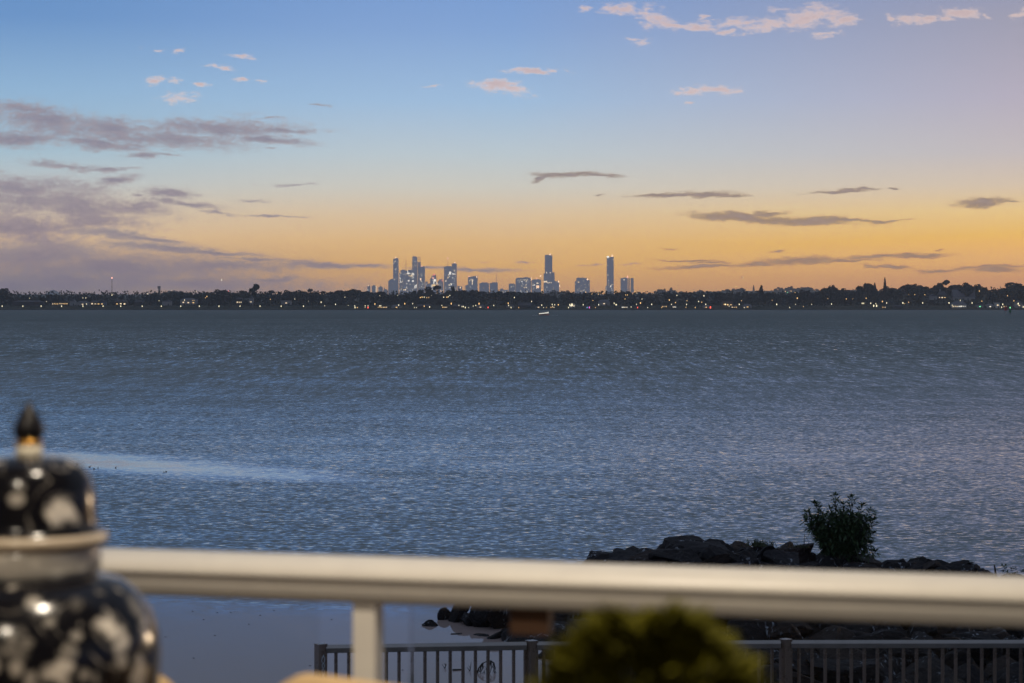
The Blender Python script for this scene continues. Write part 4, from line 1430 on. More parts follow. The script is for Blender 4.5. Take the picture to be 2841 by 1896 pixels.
rock(1375, 50.4, .02, (.34, .3, .2), None, ROCKS[7])
# the crest, seen against the water: shaped after the outline above the handrail
CR = [(1690, 1546, .95, 3, "dark squarish boulder ending the crest at its low end"), (1722, 1545, .55, 0, None), (1752, 1542, .55, 7, None), (1800, 1538, .95, 4, "long slanting boulder with a greenish pale flank"),
      (1850, 1528, .85, 8, None), (1885, 1518, 1.05, 3, "crest boulder forming the highest point of the breakwater"), (1940, 1522, 1.25, 0, "broad dark boulder with white streaks next to the highest one"),
      (1992, 1526, .95, 9, None), (2030, 1530, .6, 7, None), (2045, 1528, .8, 5, "reddish brown boulder with parallel grooves"), (2085, 1524, .8, 4, None), (2130, 1532, .6, 0, None), (2165, 1526, .9, 10, "brown block between the grass tuft and the bush"),
      (2212, 1526, .75, 2, None), (2255, 1542, .7, 1, None), (2310, 1548, 1.1, 4, "flat pale boulder lying under the bush"), (2365, 1548, .95, 8, "light grey block right below the bush"), (2405, 1554, .8, 5, None), (2465, 1556, 1.15, 6, "smooth dark hump just beyond the bush"),
      (2523, 1560, .5, 7, None), (2565, 1562, 1.1, 9, None), (2625, 1564, .85, 0, None), (2655, 1568, .95, 11, "rounded dark boulder where the crest drops to the water"), (2692, 1580, .75, 3, None), (2730, 1598, .6, 1, None)]
for px, py, s, k, lab in CR:
    z = CAMZ + (HY - interp(CREST, px)) / FPX * 57.0 + rg.uniform(-.05, .07)
    rock(px, 57.0 + rg.uniform(-.3, .3), z, s * .86, None, ROCKS[k], lab, top=True)
# the body of the heap
n_r = 0
D = 57.4
while D > 35.5:
    px = 1345 + rg.uniform(0, 30)
    while px < 2960:
        z = bank_z(px, D)
        if z > -.30:
            s = rg.uniform(.65, 1.15)
            rock(px + rg.uniform(-8, 8), D + rg.uniform(-.35, .35), z + rg.uniform(-.08, .10), s * .9, top=True)
            n_r += 1
        px += rg.uniform(70, 105) * 57 / D
    D -= rg.uniform(.85, 1.15) if D > 45 else 1.5
# dark fill between the stones
vs, fs = [], []
NX, NY = 60, 24
for j in range(NY + 1):
    D = 34 + 27 * j / NY
    for i in range(NX + 1):
        px = 1335 + (3050 - 1335) * i / NX
        z = bank_z(px, D) - .42
        vs.append(((px - 1420.5) / FPX * D, D, z + .1 * mnoise.noise((px * .02, D, 0))))
for j in range(NY):
    for i in range(NX):
        a = j * (NX + 1) + i
        fs.append((a, a + 1, a + NX + 2, a + NX + 1))
structure('terrain', MB().add(vs, fs), material('rubble_fill', (.008, .008, .009), (.014, .013, .013), scale=3, rough=.95, bump=.05))

# ------------------------------------------------------------------ bush on the crest
m_lf = material('bush_leaf', (.026, .058, .018), (.046, .085, .026), scale=6, rough=.55)
m_st = material('bush_stem', (.05, .04, .03), (.08, .06, .045), scale=8, rough=.9)
DB = 56.2
bx = W(2332, 1538, DB)
t = thing('bush', "leafy dark green bush growing out of the breakwater rocks", 'bush', bx)
rg = random.Random(9)
lf = MB()
tips = [(-70, 1398, 1), (-20, 1372, 1), (32, 1378, 1), (5, 1400, 1), (62, 1402, 1), (84, 1418, 1), (-92, 1424, 1), (-55, 1428, 1), (-30, 1410, 1), (48, 1430, 1), (90, 1445, 1), (-84, 1458, 1), (70, 1470, 1), (95, 1482, .7),
        (-100, 1440, .7), (-64, 1492, .8), (84, 1508, .8), (60, 1500, 1), (20, 1440, 1), (-10, 1455, 1), (30, 1480, 1), (-40, 1470, 1), (-20, 1500, 1), (10, 1515, 1), (-50, 1520, .8), (45, 1525, .8), (95, 1530, .6), (-75, 1440, 1), (0, 1420, 1), (70, 1440, 1)]
k = DB / FPX


def leaf(p, d, L, w, droop):
    d = d.normalized()
    side = d.cross(Vector((0, 0, 1)))
    if side.length < .05:
        side = Vector((1, 0, 0))
    side = side.normalized()
    up = side.cross(d)
    side = (side + up * rg.uniform(-.7, .7)).normalized()
    q1 = p + d * L * .5 + Vector((0, 0, -droop * L * .15))
    q2 = p + d * L + Vector((0, 0, -droop * L * .5))
    lf.add([p, q1 - side * w, q2, q1 + side * w], [(0, 1, 2), (0, 2, 3)])


for ox, ty, dens in tips:
    zt = (1538 - ty) * k
    tip = Vector((ox * k, rg.uniform(-.45, .45) * (1 - abs(ox) / 160), zt))
    base = Vector((ox * k * .12 + rg.uniform(-.06, .06), rg.uniform(-.08, .08), -.1))
    mid = base.lerp(tip, .5) + Vector((ox * k * .10, 0, .05))
    pts = [base.lerp(mid, a / 4) for a in range(4)] + [mid.lerp(tip, a / 4) for a in range(5)]
    st = MB()
    st.tube(pts, [.016 - .0013 * i for i in range(9)], 5)
    put('stem', st, m_st, t)
    n_l = int(120 * dens)
    for i in range(n_l):
        u = .22 + .80 * (i / n_l) ** .85
        u = min(u, 1.0)
        p = (base.lerp(mid, u * 2) if u < .5 else mid.lerp(tip, u * 2 - 1))
        ax = (tip - mid).normalized()
        out = rvec(rg).normalized()
        d = out * .9 + ax * (.25 + 1.0 * max(0, u - .75)) + Vector((0, 0, .15))
        leaf(p + out * .03, d, rg.uniform(.11, .19), rg.uniform(.016, .026), rg.uniform(.1, 1.0))
    for i in range(9):       # whorl at the tip
        a = i / 9 * math.tau
        d = Vector((math.cos(a), math.sin(a), rg.uniform(.3, 1.3)))
        leaf(tip, d, rg.uniform(.11, .18), .021, .3)
for _ in range(3000):        # inner leaves
    a = rg.uniform(0, math.tau)
    rr = math.sqrt(rg.random()) * 72 * k
    z = rg.uniform(.05, 108 * k)
    rr *= .55 + .45 * min(1, z / (60 * k))
    p = Vector((math.cos(a) * rr, math.sin(a) * rr * .7, z))
    leaf(p, rvec(rg) + Vector((0, 0, .2)), rg.uniform(.10, .18), rg.uniform(.016, .026), .5)
put('foliage', lf, m_lf, t)


def blades(name, label, cat, p, n, spread, L, mat, lean=.5, w=.008):
    mb = MB()
    for _ in range(n):
        b = Vector((rg.gauss(0, spread), rg.gauss(0, spread * .5), 0))
        d = Vector((rg.gauss(0, lean), rg.gauss(0, lean), 1)).normalized()
        ll = L * rg.uniform(.5, 1.1)
        s = Vector((rg.uniform(-1, 1), rg.uniform(-1, 1), 0)).normalized() * w
        m1 = b + d * ll * .55
        m2 = b + d * ll + Vector((d.x, d.y, -.25)) * ll * .35
        mb.add([b - s, b + s, m1 + s * .8, m1 - s * .8, m2], [(0, 1, 2, 3), (3, 2, 4)])
    o = put(name, mb, mat, None, p)
    return tag(o, label, cat)


m_grass = material('tuft_grass', (.035, .05, .018), (.06, .075, .025), scale=6, rough=.7)
blades('grass_tuft', "tuft of grass sprouting between the crest boulders", 'grass', W(2110, 1516, 56.6), 150, .17, .24, m_grass)
blades('grass_tuft', "low weed patch at the foot of the bush", 'weed', W(2222, 1520, 56.4), 60, .12, .14, m_grass)
mb = MB()
mb.tube([(0, 0, -.1), (.0, 0, .18), (.005, 0, .36)], [.012, .009, .004], 5)
mb.tube([(.005, 0, .34), (.09, 0, .20), (.15, 0, .02)], [.005, .004, .003], 5)
mb.tube([(.09, 0, .2), (.12, .03, .22)], .003, 4)
tag(put('dead_stalk', mb, m_st, None, W(2231, 1524, 56.4)), "bent dead stalk standing beside the bush", 'stalk')
mb = MB()
mb.tube([(0, 0, -.1), (-.02, 0, .08), (-.035, 0, .16)], [.025, .022, .015], 6)
tag(put('driftwood_stump', mb, m_st, None, W(2763, 1588, 55.0)), "short dark stick poking up where the crest meets the water", 'stick')
lf = MB()
for i in range(34):
    leaf(Vector((rg.gauss(0, .12), rg.gauss(0, .05), rg.uniform(-.05, .12))), Vector((rg.uniform(-1, 1), rg.uniform(-.4, .4), rg.uniform(.1, 1))), rg.uniform(.07, .14), .022, .6)
tag(put('weed_clump', lf, m_lf, None, W(2795, 1586, 55.0)), "small leafy weed clump past the short dark stick", 'weed')
lf = MB()
for i in range(40):
    leaf(Vector((rg.gauss(0, .14), rg.gauss(0, .05), rg.uniform(-.05, .10))), Vector((rg.uniform(-1, 1), rg.uniform(-.4, .4), rg.uniform(.1, 1))), rg.uniform(.06, .12), .02, .6)
tag(put('weed_clump', lf, m_lf, None, W(2836, 1586, 55.0)), "ragged weed clump at the very end of the bank", 'weed')

# ------------------------------------------------------------------ things lying in the calm water
m_drift = material('wet_branch', (.02, .018, .016), (.035, .03, .026), scale=8, rough=.6)
DD = CAMZ * FPX / (1868 - HY)
kk = DD / FPX
t0 = W(1350, 1868, DD)
mb = MB()
arch = [(-26, 0, -4), (-22, 0, 14), (-12, 0, 27), (2, 0, 33), (12, 0, 34), (20, 0, 28), (24, 0, 14), (21, 0, -3)]
arch = [tuple(c * kk for c in p) for p in arch]
mb.tube(arch, [.012, .012, .010, .009, .012, .014, .010, .008], 6)
r2 = random.Random(4)
for i in range(46):          # weed hanging off the arch
    u = r2.choice([r2.uniform(0, .35), r2.uniform(.45, .95)])
    f = u * 7
    a = Vector(arch[int(f)]).lerp(Vector(arch[min(7, int(f) + 1)]), f - int(f))
    L = r2.uniform(.04, .15)
    mb.tube([a, a + Vector((r2.uniform(-.03, .03), r2.uniform(-.03, .03), -L * .6)), a + Vector((r2.uniform(-.05, .05), 0, -L))], [.006, .006, .002], 4)
for i in range(16):
    a = Vector((r2.uniform(-26, 10) * kk, r2.uniform(-.1, .1), r2.uniform(0, .06)))
    mb.tube([a, a + Vector((r2.uniform(-.06, .06), 0, r2.uniform(.02, .1)))], [.006, .003], 4)
tag(put('driftwood_branch', mb, m_drift, None, (t0.x, DD, 0)), "arched dead branch hung with weed in the calm water behind the fence", 'branch')
for px, py, shape, label in ((1303, 1860, [(-8, -2, 3), (-2, -14, 0), (0, -22, 3)], "forked dead twig standing in the calm water"), (1234, 1853, [(-6, 2, -6), (2, -3, 4)], "small broken stick floating beside the forked twig")):
    D = CAMZ * FPX / (py + 2 - HY)
    kk = D / FPX
    mb = MB()
    mb.tube([(0, 0, -.02), (3 * kk, 0, 14 * kk), (4 * kk, 0, 26 * kk if px == 1303 else 6 * kk)], [.010, .007, .003], 5)
    mb.tube([(0, 0, 0), (-8 * kk, 0, 12 * kk)], [.008, .003], 5)
    mb.tube([(2 * kk, 0, 8 * kk), (-3 * kk, 0, 15 * kk)], [.006, .003], 5)
    tag(put('driftwood_twig', mb, m_drift, None, ((px - 1420.5) * kk, D, 0)), label, 'twig')
D = CAMZ * FPX / (1861 - HY)
mb = MB()
mb.tube([(-12 * D / FPX, 0, .012), (12 * D / FPX, 0.05, .012)], [.022, .014], 6)
tag(put('floating_pole', mb, m_drift, None, ((1268 - 1420.5) / FPX * D, D, 0)), "straight thin pole floating flat behind the fence bars", 'pole')
items = [(534, 1697), (603, 1701), (690, 1733), (760, 1695), (722, 1708), (459, 1768), (537, 1827), (596, 1764), (447, 1867), (860, 1848), (1117, 1860), (920, 1720), (565, 1720), (640, 1700)]
for px, py in items:
    D = CAMZ * FPX / (py - HY)
    mb = MB()
    a = r2.uniform(-1, 1)
    mb.tube([(-.018, 0, .003), (0, .015 * a, .006), (.02, .006, .003)], [.004, .006, .003], 6)
    tag(put('floating_scrap', mb, m_drift, None, ((px - 1420.5) / FPX * D, D, 0)), "tiny dark scrap adrift on the calm lee water", 'debris', 'scraps adrift on the calm water')
m_bird = material('water_bird', (.02, .02, .022), scale=5)
for px, py in [(201 * 1, 1288), (214, 1289), (249, 1297), (261, 1302), (272, 1300), (321, 1299), (461, 1310), (455, 1312)]:
    D = CAMZ * FPX / (py - HY)
    mb = MB()
    mb.tube([(-.16, 0, .06), (-.08, 0, .04), (.04, 0, .05), (.11, 0, .07)], [.01, .06, .06, .02], 8)
    mb.tube([(.08, 0, .06), (.12, 0, .13), (.13, 0, .16)], [.025, .018, .02], 6)
    mb.tube([(.13, 0, .165), (.165, 0, .165), (.20, 0, .155)], [.026, .022, .004], 6)
    o = put('water_bird', mb, m_bird, None, ((px - 1420.5) / FPX * D, D, 0))
    o.rotation_euler = (0, 0, r2.uniform(0, 6.28))
    o.scale = (.36, .36, .36)
    tag(o, "tiny dark bird resting on the smooth slick of water", 'bird', 'birds on the smooth slick')

# ------------------------------------------------------------------ path and near ground below the balcony
m_path = material('path_concrete', (.22, .21, .20), (.28, .27, .25), scale=2, rough=.9)
mb = MB()
mb.box((4.2, 22.2, 2.45), (24.5, 3.6, .3))
structure('path', mb, m_path)
mb = MB()
mb.box((4.2, 24.15, .9), (24.5, .3, 3.3))
structure('retaining_wall', mb, material('retaining_stone', (.10, .095, .09), (.15, .14, .13), scale=1.5, rough=.95))
mb = MB()
mb.box((0, 11.9, 2.3), (60, 17, .5))
structure('lawn', mb, material('lawn_grass', (.03, .045, .02), (.05, .065, .03), scale=1.5, rough=1))

# ------------------------------------------------------------------ steel fence along the path
m_fence = material('fence_steel_paint', (.15, .108, .085), (.19, .14, .112), scale=5, rough=.28, metal=.2, spec=.6)
m_toprail = material('fence_rail_steel', (.24, .225, .215), (.29, .27, .26), scale=6, rough=.34, metal=.9)
FX = [(890, 22.68), (1475, 22.9), (2180, 23.0), (2888, 23.02)]
ztop = 3.79
zpath = 2.6
f0 = Vector(((890 - 1420.5) / FPX * 22.68, 22.68, 0))
t = thing('fence', "dark steel railing fence with slim upright bars along the shore path", 'fence', (f0.x, f0.y, zpath))
ROT = R(33)
H = ztop - zpath


def fence_pt(px):
    D = interp(FX, px)
    return Vector(((px - 1420.5) / FPX * D - f0.x, D - f0.y, 0))


posts = []
for px, D in FX:
    p = fence_pt(px)
    mb = MB()
    mb.box((0, 0, H / 2), (.09, .09, H), ROT)
    mb.box((0, 0, H + .003), (.094, .094, .008), ROT)
    posts.append(put('post', mb, m_fence, t, p))
prof = [(-.030, -.075), (.030, -.075), (.034, -.068), (.034, -.030), (.030, -.024), (.010, -.002), (0, 0), (-.010, -.002), (-.030, -.024), (-.034, -.030), (-.034, -.068)]
for (a, _), (b, _) in zip(FX, FX[1:]):
    pa, pb = fence_pt(a), fence_pt(b)
    d = (pb - pa).normalized() * .05
    mb = MB()
    mb.extrude_profile(prof, pa + d + Vector((0, 0, H - .004)), pb - d + Vector((0, 0, H - .004)))
    put('top_rail', mb, m_toprail, t)
    mb = MB()
    mb.extrude_profile([(n * .8, z * .7) for n, z in prof], pa + d + Vector((0, 0, .14)), pb - d + Vector((0, 0, .14)))
    put('bottom_rail', mb, m_fence, t)
bar = MB()
bar.box((0, 0, (H - .07 + .12) / 2), (.024, .024, H - .07 - .12), ROT)
bar_me = bar.mesh('baluster')
bar_me.materials.append(m_fence)
bars = [932, 967.5, 1002, 1037, 1072, 1107, 1143.5, 1179, 1214, 1249, 1284.5, 1319, 1354, 1389, 1425, 1457, 1508, 1540]
bars += [1575.5 + i * 35.4 for i in range(17)] + [2217 + i * 36.2 for i in range(19)]
for px in bars:
    if any(abs(px - q) < 14 for q, _ in FX):
        continue
    o = bpy.data.objects.new('baluster', bar_me)
    o.location = fence_pt(px)
    o.parent = t
    C.objects.link(o)
# pale paint-pen scrawl running down the end post's face
glyphs = [[(2, 0), (-5, 5), (-7, 14), (-2, 20), (5, 18), (7, 10), (4, 2), (2, -4), (-2, 3)],
          [(0, 20), (-5, 24), (-4, 31), (1, 34), (6, 30), (5, 23), (0, 20)],
          [(1, 35), (-5, 38), (-5, 46), (0, 51), (4, 50)], [(3, 37), (5, 43), (4, 50)],
          [(0, 52), (-5, 58), (-5, 70), (3, 74), (6, 66), (4, 56), (0, 52)],
          [(-3, 74), (-4, 82), (2, 84), (4, 78), (0, 76)], [(4, 84), (0, 90), (-3, 96)]]
mb = MB()
kk = 22.68 / FPX * .52
for gl in glyphs:
    mb.tube([(x * .9 * kk * 1.4, 0, -y * kk * 1.9) for x, y in gl], .0036, 5)
o = put('scrawl', mb, material('paint_pen', (.55, .62, .68), scale=5), posts[0], (0, 0, 0))
nrm = Vector((math.sin(ROT), -math.cos(ROT), 0))
o.location = nrm * .047 + Vector((0, 0, H - .105))
o.rotation_euler = (0, 0, ROT)

# ------------------------------------------------------------------ balcony
FLOOR = 5.71
m_tile = material('balcony_tile', (.16, .15, .14), (.20, .19, .17), scale=3, rough=.5)
mb = MB()
mb.box((-.3, .85, FLOOR - .1), (7.0, 4.6, .2))
structure('floor', mb, m_tile)
mb = MB()
mb.box((-.3, .45, 8.34), (7.0, 4.1, .16))
structure('ceiling', mb, material('soffit_paint', (.72, .69, .64), (.76, .73, .68), scale=2, rough=.9))
mb = MB()
mb.box((-.3, -1.46, FLOOR + 1.3), (7.0, .12, 2.6))
structure('house_wall', mb, material('house_render', (.20, .18, .16), (.24, .22, .19), scale=3, rough=.9))
# The photograph was taken from a lit balcony: its two soffit lamps show as round glints on the jar.
m_trim = material('downlight_trim', (.7, .7, .68), scale=4, rough=.4)
L_LENS = glow('downlight_lens', (1.0, .80, .55), 6.0)
for i, (x, y) in enumerate(((-.80, .45), (-.10, 1.80))):
    t = thing('downlight', ["round soffit lamp over the table with the jar", "round soffit lamp over the potted shrub"][i], 'ceiling lamp', (x, y, 8.26), 0, 'soffit lamps of the balcony')
    mb = MB().lathe([(.062, 0), (.085, 0), (.085, -.012), (.070, -.018), (.060, -.010)], 40)
    put('trim_ring', mb, m_trim, t)
    mb = MB().lathe([(.001, -.004), (.058, -.004), (.058, -.008), (.001, -.010)], 40)
    put('lens', mb, L_LENS, t)
    la = bpy.data.lights.new('downlight_bulb', 'AREA')
    la.shape = 'DISK'
    la.size = .11
    la.energy = LAMP_W[i]
    la.color = (1.0, .86, .68)
    lo = bpy.data.objects.new('downlight_bulb', la)
    lo.location = (0, 0, -.03)
    lo.parent = t
    C.objects.link(lo)

# railing
m_rail = material('cream_powder_coat', (.66, .62, .55), (.70, .66, .58), scale=30, rough=.38, spec=.4)
ra = Vector((-.628, 2.924, 0))
rb = Vector((.5465, 2.585, 0))
dr = (rb - ra).normalized()
RZ = CAMZ - .2935
A, B = ra - dr * 2.6, rb + dr * 2.6
t = thing('balcony_railing', "cream balcony railing with a thick rounded handrail and glass panels", 'railing', (0, 0, FLOOR))
A.z = B.z = RZ - FLOOR
hand = [(-.032, -.052), (.018, -.052), (.022, -.049), (.0275, -.030), (.0275, -.027), (.032, -.024), (.033, -.021), (.030, -.014), (.023, -.007), (.012, -.0015), (-.004, 0), (-.020, -.002), (-.029, -.008), (-.033, -.016)]
mb = MB().extrude_profile(hand, A, B)
o = put('handrail', mb, m_rail, t)
o.data.shade_smooth()
for px in (1022, -450, 2500):
    k = (px - 1420.5) / FPX
    # intersect with the rail line
    s = (k * ra.y - ra.x) / (dr.x - k * dr.y)
    p = ra + dr * s
    if px != 1022:
        p = ra + dr * (s_post + (1.45 if px > 0 else -1.45))
    else:
        s_post = s
    mb = MB()
    mb.box((p.x, p.y, (RZ - FLOOR - .052) / 2), (.027, .030, RZ - FLOOR - .052), math.atan2(dr.y, dr.x))
    put('post', mb, m_rail, t)
m_glass = bpy.data.materials.new('clear_glass')
m_glass.use_nodes = True
gt = m_glass.node_tree
q = G(gt)
tr = q.n('ShaderNodeBsdfTransparent')
tr.inputs[0].default_value = (.95, .955, .95, 1)
gl = q.n('ShaderNodeBsdfGlossy')
gl.inputs['Roughness'].default_value = .03
fr = q.n('ShaderNodeFresnel')
fr.inputs[0].default_value = 1.22
mx = q.n('ShaderNodeMixShader')
gt.links.new(fr.outputs[0], mx.inputs[0])
gt.links.new(tr.outputs[0], mx.inputs[1])
gt.links.new(gl.outputs[0], mx.inputs[2])
gt.links.new(mx.outputs[0], gt.nodes['Material Output'].inputs[0])
for s0, s1 in ((s_post - 1.38, s_post - .062), (s_post + .052, s_post + 1.38)):
    a, b = ra + dr * s0, ra + dr * s1
    c = (a + b) / 2
    mb = MB()
    mb.box((c.x, c.y, .529), ((b - a).length, .010, .858), math.atan2(dr.y, dr.x))
    put('glass_panel', mb, m_glass, t)
p = W(1475, 1720, 2.755)
mb = MB()
mb.box((p.x, p.y, 0.9285), (.045, .022, .032), math.atan2(dr.y, dr.x))
put('timber_block', mb, material('brown_timber', (.17, .085, .05), (.22, .11, .065), scale=20, rough=.7), t)

# table below the frame, carrying the jar
m_wood = material('teak_wood', (.24, .15, .085), (.31, .20, .115), scale=12, rough=.55)
t = thing('dining_table', "wooden balcony table carrying the black patterned jar", 'table', (-.95, 1.95, FLOOR))
for i in range(7):
    mb = MB()
    mb.box((0, -.42 + i * .14, .735), (1.3, .132, .03))
    put('tabletop', mb, m_wood, t)
for sx in (-.58, .58):
    for sy in (-.40, .40):
        mb = MB()
        mb.box((sx, sy, .36), (.06, .06, .72))
        put('leg', mb, m_wood, t)

# ginger jar
DJ = 2.2
kj = DJ / FPX
jc = W(80, 839, DJ)


def glaze(name, off=(0, 0, 0)):
    m = bpy.data.materials.new(name)
    m.use_nodes = True
    t = m.node_tree
    q = G(t)
    b = t.nodes['Principled BSDF']
    P = q.n('ShaderNodeTexCoord').outputs['Object']
    P = q.v('ADD', P, off)
    n = q.noise(P, 26.0, 3, .5, out=1)
    Pw = q.v('ADD', P, q.v('SCALE', q.v('SUBTRACT', n, (.5, .5, .5)), .022))
    vo = q.n('ShaderNodeTexVoronoi')
    q.set(vo.inputs['Vector'], Pw)
    vo.inputs['Scale'].default_value = 19.0
    d = vo.outputs['Distance']
    cr = q.sep(vo.outputs['Color'])[0]
    blot = q.noise(Pw, 34, 4, .6)
    petal = q.m('MULTIPLY', q.rng(q.m('ADD', d, q.m('MULTIPLY', q.m('SUBTRACT', blot, .5), .8)), .25, .37, 1, 0), q.rng(cr, .08, .22))
    v2 = q.n('ShaderNodeTexVoronoi')
    q.set(v2.inputs['Vector'], Pw)
    v2.inputs['Scale'].default_value = 44
    leafs = q.m('MULTIPLY', q.rng(v2.outputs['Distance'], .22, .36, 1, 0), q.rng(q.sep(v2.outputs['Color'])[1], .50, .60))
    curl = q.m('ABSOLUTE', q.m('SUBTRACT', q.m('FRACT', q.m('MULTIPLY', d, 4.0)), .5))
    scroll = q.m('MULTIPLY', q.m('MULTIPLY', q.rng(curl, .09, .02, 0, .3), q.rng(d, .3, .4)), q.rng(blot, .45, .6))
    f = q.m('MAXIMUM', q.m('MAXIMUM', petal, q.m('MULTIPLY', leafs, .55)), scroll)
    shade = q.noise(P, 60, 2, .5)
    col = q.mix(f, (.004, .004, .006, 1), q.mix(shade, (.62, .56, .47, 1), (.34, .32, .30, 1)))
    q.set(b.inputs['Base Color'], col)
    b.inputs['Roughness'].default_value = .17
    b.inputs['Specular IOR Level'].default_value = .26
    return m


def collar_mat(name):
    m = bpy.data.materials.new(name)
    m.use_nodes = True
    t = m.node_tree
    q = G(t)
    b = t.nodes['Principled BSDF']
    P = q.n('ShaderNodeTexCoord').outputs['Object']
    vo = q.n('ShaderNodeTexVoronoi')
    q.set(vo.inputs['Vector'], P)
    vo.inputs['Scale'].default_value = 45
    q.set(b.inputs['Base Color'], q.mix(q.rng(vo.outputs['Distance'], .30, .48), (.90, .85, .74, 1), (.52, .49, .43, 1)))
    b.inputs['Roughness'].default_value = .2
    return m


def prof_px(rows):
    return [(r * kj, (HY - y) * kj + CAMZ - 6.46) for r, y in rows]


m_glz = glaze('black_floral_glaze')
m_gold = material('gold_band', (.62, .34, .08), (.55, .28, .06), scale=20, rough=.25, metal=.8)
m_cream = material('cream_band', (.44, .37, .28), (.38, .31, .23), scale=25, rough=.3)
m_white = material('cream_knob', (.72, .66, .52), (.66, .60, .46), scale=25, rough=.3)
t = thing('ginger_jar', "black ginger jar with pale floral pattern and a pointed lid", 'jar', (jc.x, DJ, 6.46))
body = prof_px([(205, 2485), (212, 2470), (205, 2440), (214, 2380), (250, 2280), (300, 2140), (340, 2000), (358, 1900), (364, 1820), (358, 1760), (338, 1700), (300, 1645), (255, 1610), (205, 1596), (186, 1592)])
me = MB().lathe(body, 72).mesh('body', True)
put('body', me, m_glz, t)
me = MB().lathe(prof_px([(186, 1594), (196, 1586), (199, 1560), (198, 1530), (194, 1512)]), 72).mesh('collar', True)
put('collar', me, collar_mat('collar_pattern'), t)
lid = put('lid', MB().lathe(prof_px([(206, 1475), (192, 1471), (188, 1440), (185, 1400), (178, 1355), (167, 1320), (150, 1294), (120, 1276), (80, 1267), (40, 1265)]), 72).mesh('lid', True), glaze('black_floral_glaze_lid', (.31, .17, .043)), t)
put('rim', MB().lathe(prof_px([(184, 1511), (210, 1509), (217, 1502), (217, 1484), (210, 1477), (200, 1475)]), 72).mesh('rim', True), m_cream, lid)
put('knob_base', MB().lathe(prof_px([(34, 1270), (36, 1264), (38, 1252), (37, 1240), (33, 1236)]), 40).mesh('knob_base', True), m_white, lid)
put('gold_ring', MB().lathe(prof_px([(33, 1237), (38, 1232), (38, 1224), (33, 1219)]), 40).mesh('gold_ring', True), m_gold, lid)
put('finial', MB().lathe(prof_px([(30, 1220), (40, 1210), (43, 1195), (40, 1178), (32, 1160), (22, 1142), (12, 1126), (3, 1114)]), 40).mesh('finial', True), material('black_finial', (.006, .005, .006), scale=5, rough=.38, spec=.25), lid)

# potted shrub
DS = 1.35
sx = (1795 - 1420.5) / FPX * DS
zt = CAMZ + (HY - 1728) / FPX * DS
t = thing('potted_shrub', "rounded olive green shrub in a pot just inside the railing", 'potted plant', (sx, DS, FLOOR))
HT = zt - FLOOR
mb = MB().lathe([(.065, 0), (.075, .02), (.092, .42), (.102, .44), (.102, .48), (.09, .48), (.088, .45)], 40)
put('pot', mb, material('clay_pot', (.22, .13, .09), (.27, .16, .11), scale=8, rough=.8), t)
mb = MB().tube([(0, 0, .40), (.005, 0, .6), (0, .004, HT - .12)], [.014, .011, .005], 8)
put('stem', mb, m_st, t)
rg = random.Random(31)
lf = MB()
for _ in range(7500):
    u = rg.random() ** .6
    z = HT - .50 * (1 - u) - .002
    h = HT - z
    rr = .076 * math.sqrt(min(1, max(.0, 1 - (1 - min(1, h / .10)) ** 2))) * (1.0 + .25 * min(1, h / .4))
    a = rg.uniform(0, math.tau)
    bump = 1 + .30 * mnoise.noise((math.cos(a) * 2.2, math.sin(a) * 2.2, z * 16))
    r_ = rr * math.sqrt(rg.uniform(.25, 1)) * bump
    p = Vector((math.cos(a) * r_, math.sin(a) * r_, z + .012 * mnoise.noise((math.cos(a) * 3, math.sin(a) * 3, 5))))
    d = Vector((math.cos(a) * .8, math.sin(a) * .8, .7)) + rvec(rg) * .7
    leaf(p, d, rg.uniform(.010, .018), rg.uniform(.0035, .006), .2)
put('foliage', lf, material('olive_foliage', (.100, .092, .004), (.050, .048, .003), scale=22, rough=.8, spec=.08), t)

# chairs at the table
m_cane = material('honey_cane', (.50, .33, .15), (.58, .40, .19), scale=40, rough=.45)
m_cush = material('cream_cushion', (.60, .52, .38), (.66, .58, .43), scale=30, rough=.9)


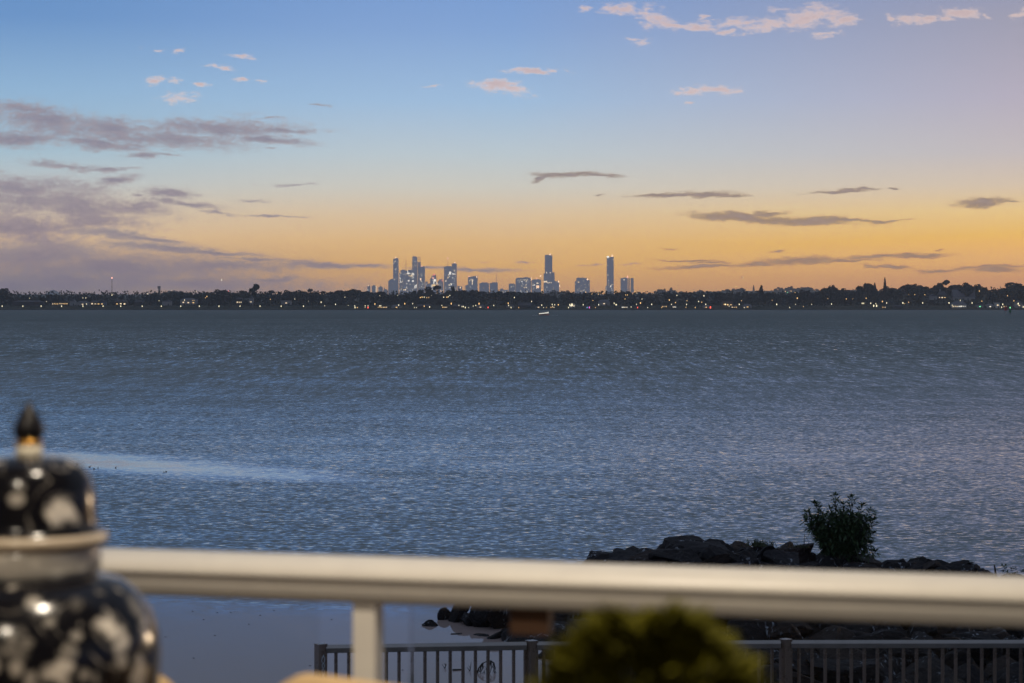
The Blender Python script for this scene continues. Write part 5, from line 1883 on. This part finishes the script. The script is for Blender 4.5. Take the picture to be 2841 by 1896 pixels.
def chair(label, loc, rz, top):
    t = thing('dining_chair', label, 'chair', (loc[0], loc[1], FLOOR), rz, 'cane chairs at the balcony table')
    mb = MB()
    mb.box((0, 0, .435), (.44, .44, .04))
    put('seat', mb, m_cane, t)
    mb = MB()
    mb.box((0, -.005, .475), (.41, .41, .04))
    put('cushion', mb, m_cush, t)
    for sx, sy in ((-1, 1), (1, 1), (-1, -1), (1, -1)):
        mb = MB()
        mb.tube([(sx * .20, sy * .20, 0), (sx * .195, sy * .195, .42)], [.016, .02], 10)
        put('leg', mb, m_cane, t)
    # back: rounded frame with a woven panel
    mb = MB()
    hw, y = .205, -.215
    pts = [(-hw, y, .42), (-hw, y - .02, .62), (-hw, y - .04, top - .10)]
    for i in range(1, 8):
        a = math.pi - i / 8 * math.pi / 2
        pts.append((-hw + .06 + .06 * math.cos(a), y - .045, top - .06 + .045 * math.sin(a)))
    pts += [(-hw + .08, y - .045, top - .014), (0, y - .05, top - .012), (hw - .08, y - .045, top - .014)]
    for i in range(1, 8):
        a = math.pi / 2 - i / 8 * math.pi / 2
        pts.append((hw - .06 + .06 * math.cos(a), y - .045, top - .06 + .045 * math.sin(a)))
    pts += [(hw, y - .04, top - .10), (hw, y - .02, .62), (hw, y, .42)]
    mb.tube(pts, .017, 10)
    put('back_frame', mb, m_cane, t)
    mb = MB()
    n = 14
    vs, fs = [], []
    for j in range(9):
        for i in range(n + 1):
            u = -1 + 2 * i / n
            z = .52 + (top - .03 - .52) * j / 8
            vs.append((u * (hw - .012), y - .02 - .028 * (z - .52) / .4 - .012 * (1 - u * u), z - (.022 * max(0, abs(u) - .72) / .28 if j == 8 else 0)))
    for j in range(8):
        for i in range(n):
            a = j * (n + 1) + i
            fs.append((a, a + 1, a + n + 2, a + n + 1))
    k = len(vs)
    vs += [(x, yy + .012, z) for x, yy, z in vs]
    fs += [tuple(q + k for q in reversed(f)) for f in fs]
    mb.add(vs, fs)
    put('backrest', mb, m_cane, t)
    return t


top1 = CAMZ + (HY - 1862) / FPX * 2.28 - FLOOR
chair("golden cane chair with its rounded back top showing below the rail", (-.289, 2.035, 0), R(131), top1 - .010)
top2 = CAMZ + (HY - 1852) / FPX * 2.62 - FLOOR
chair("cane chair half hidden behind the black patterned jar", (-.575, 2.38, 0), R(180), top2)
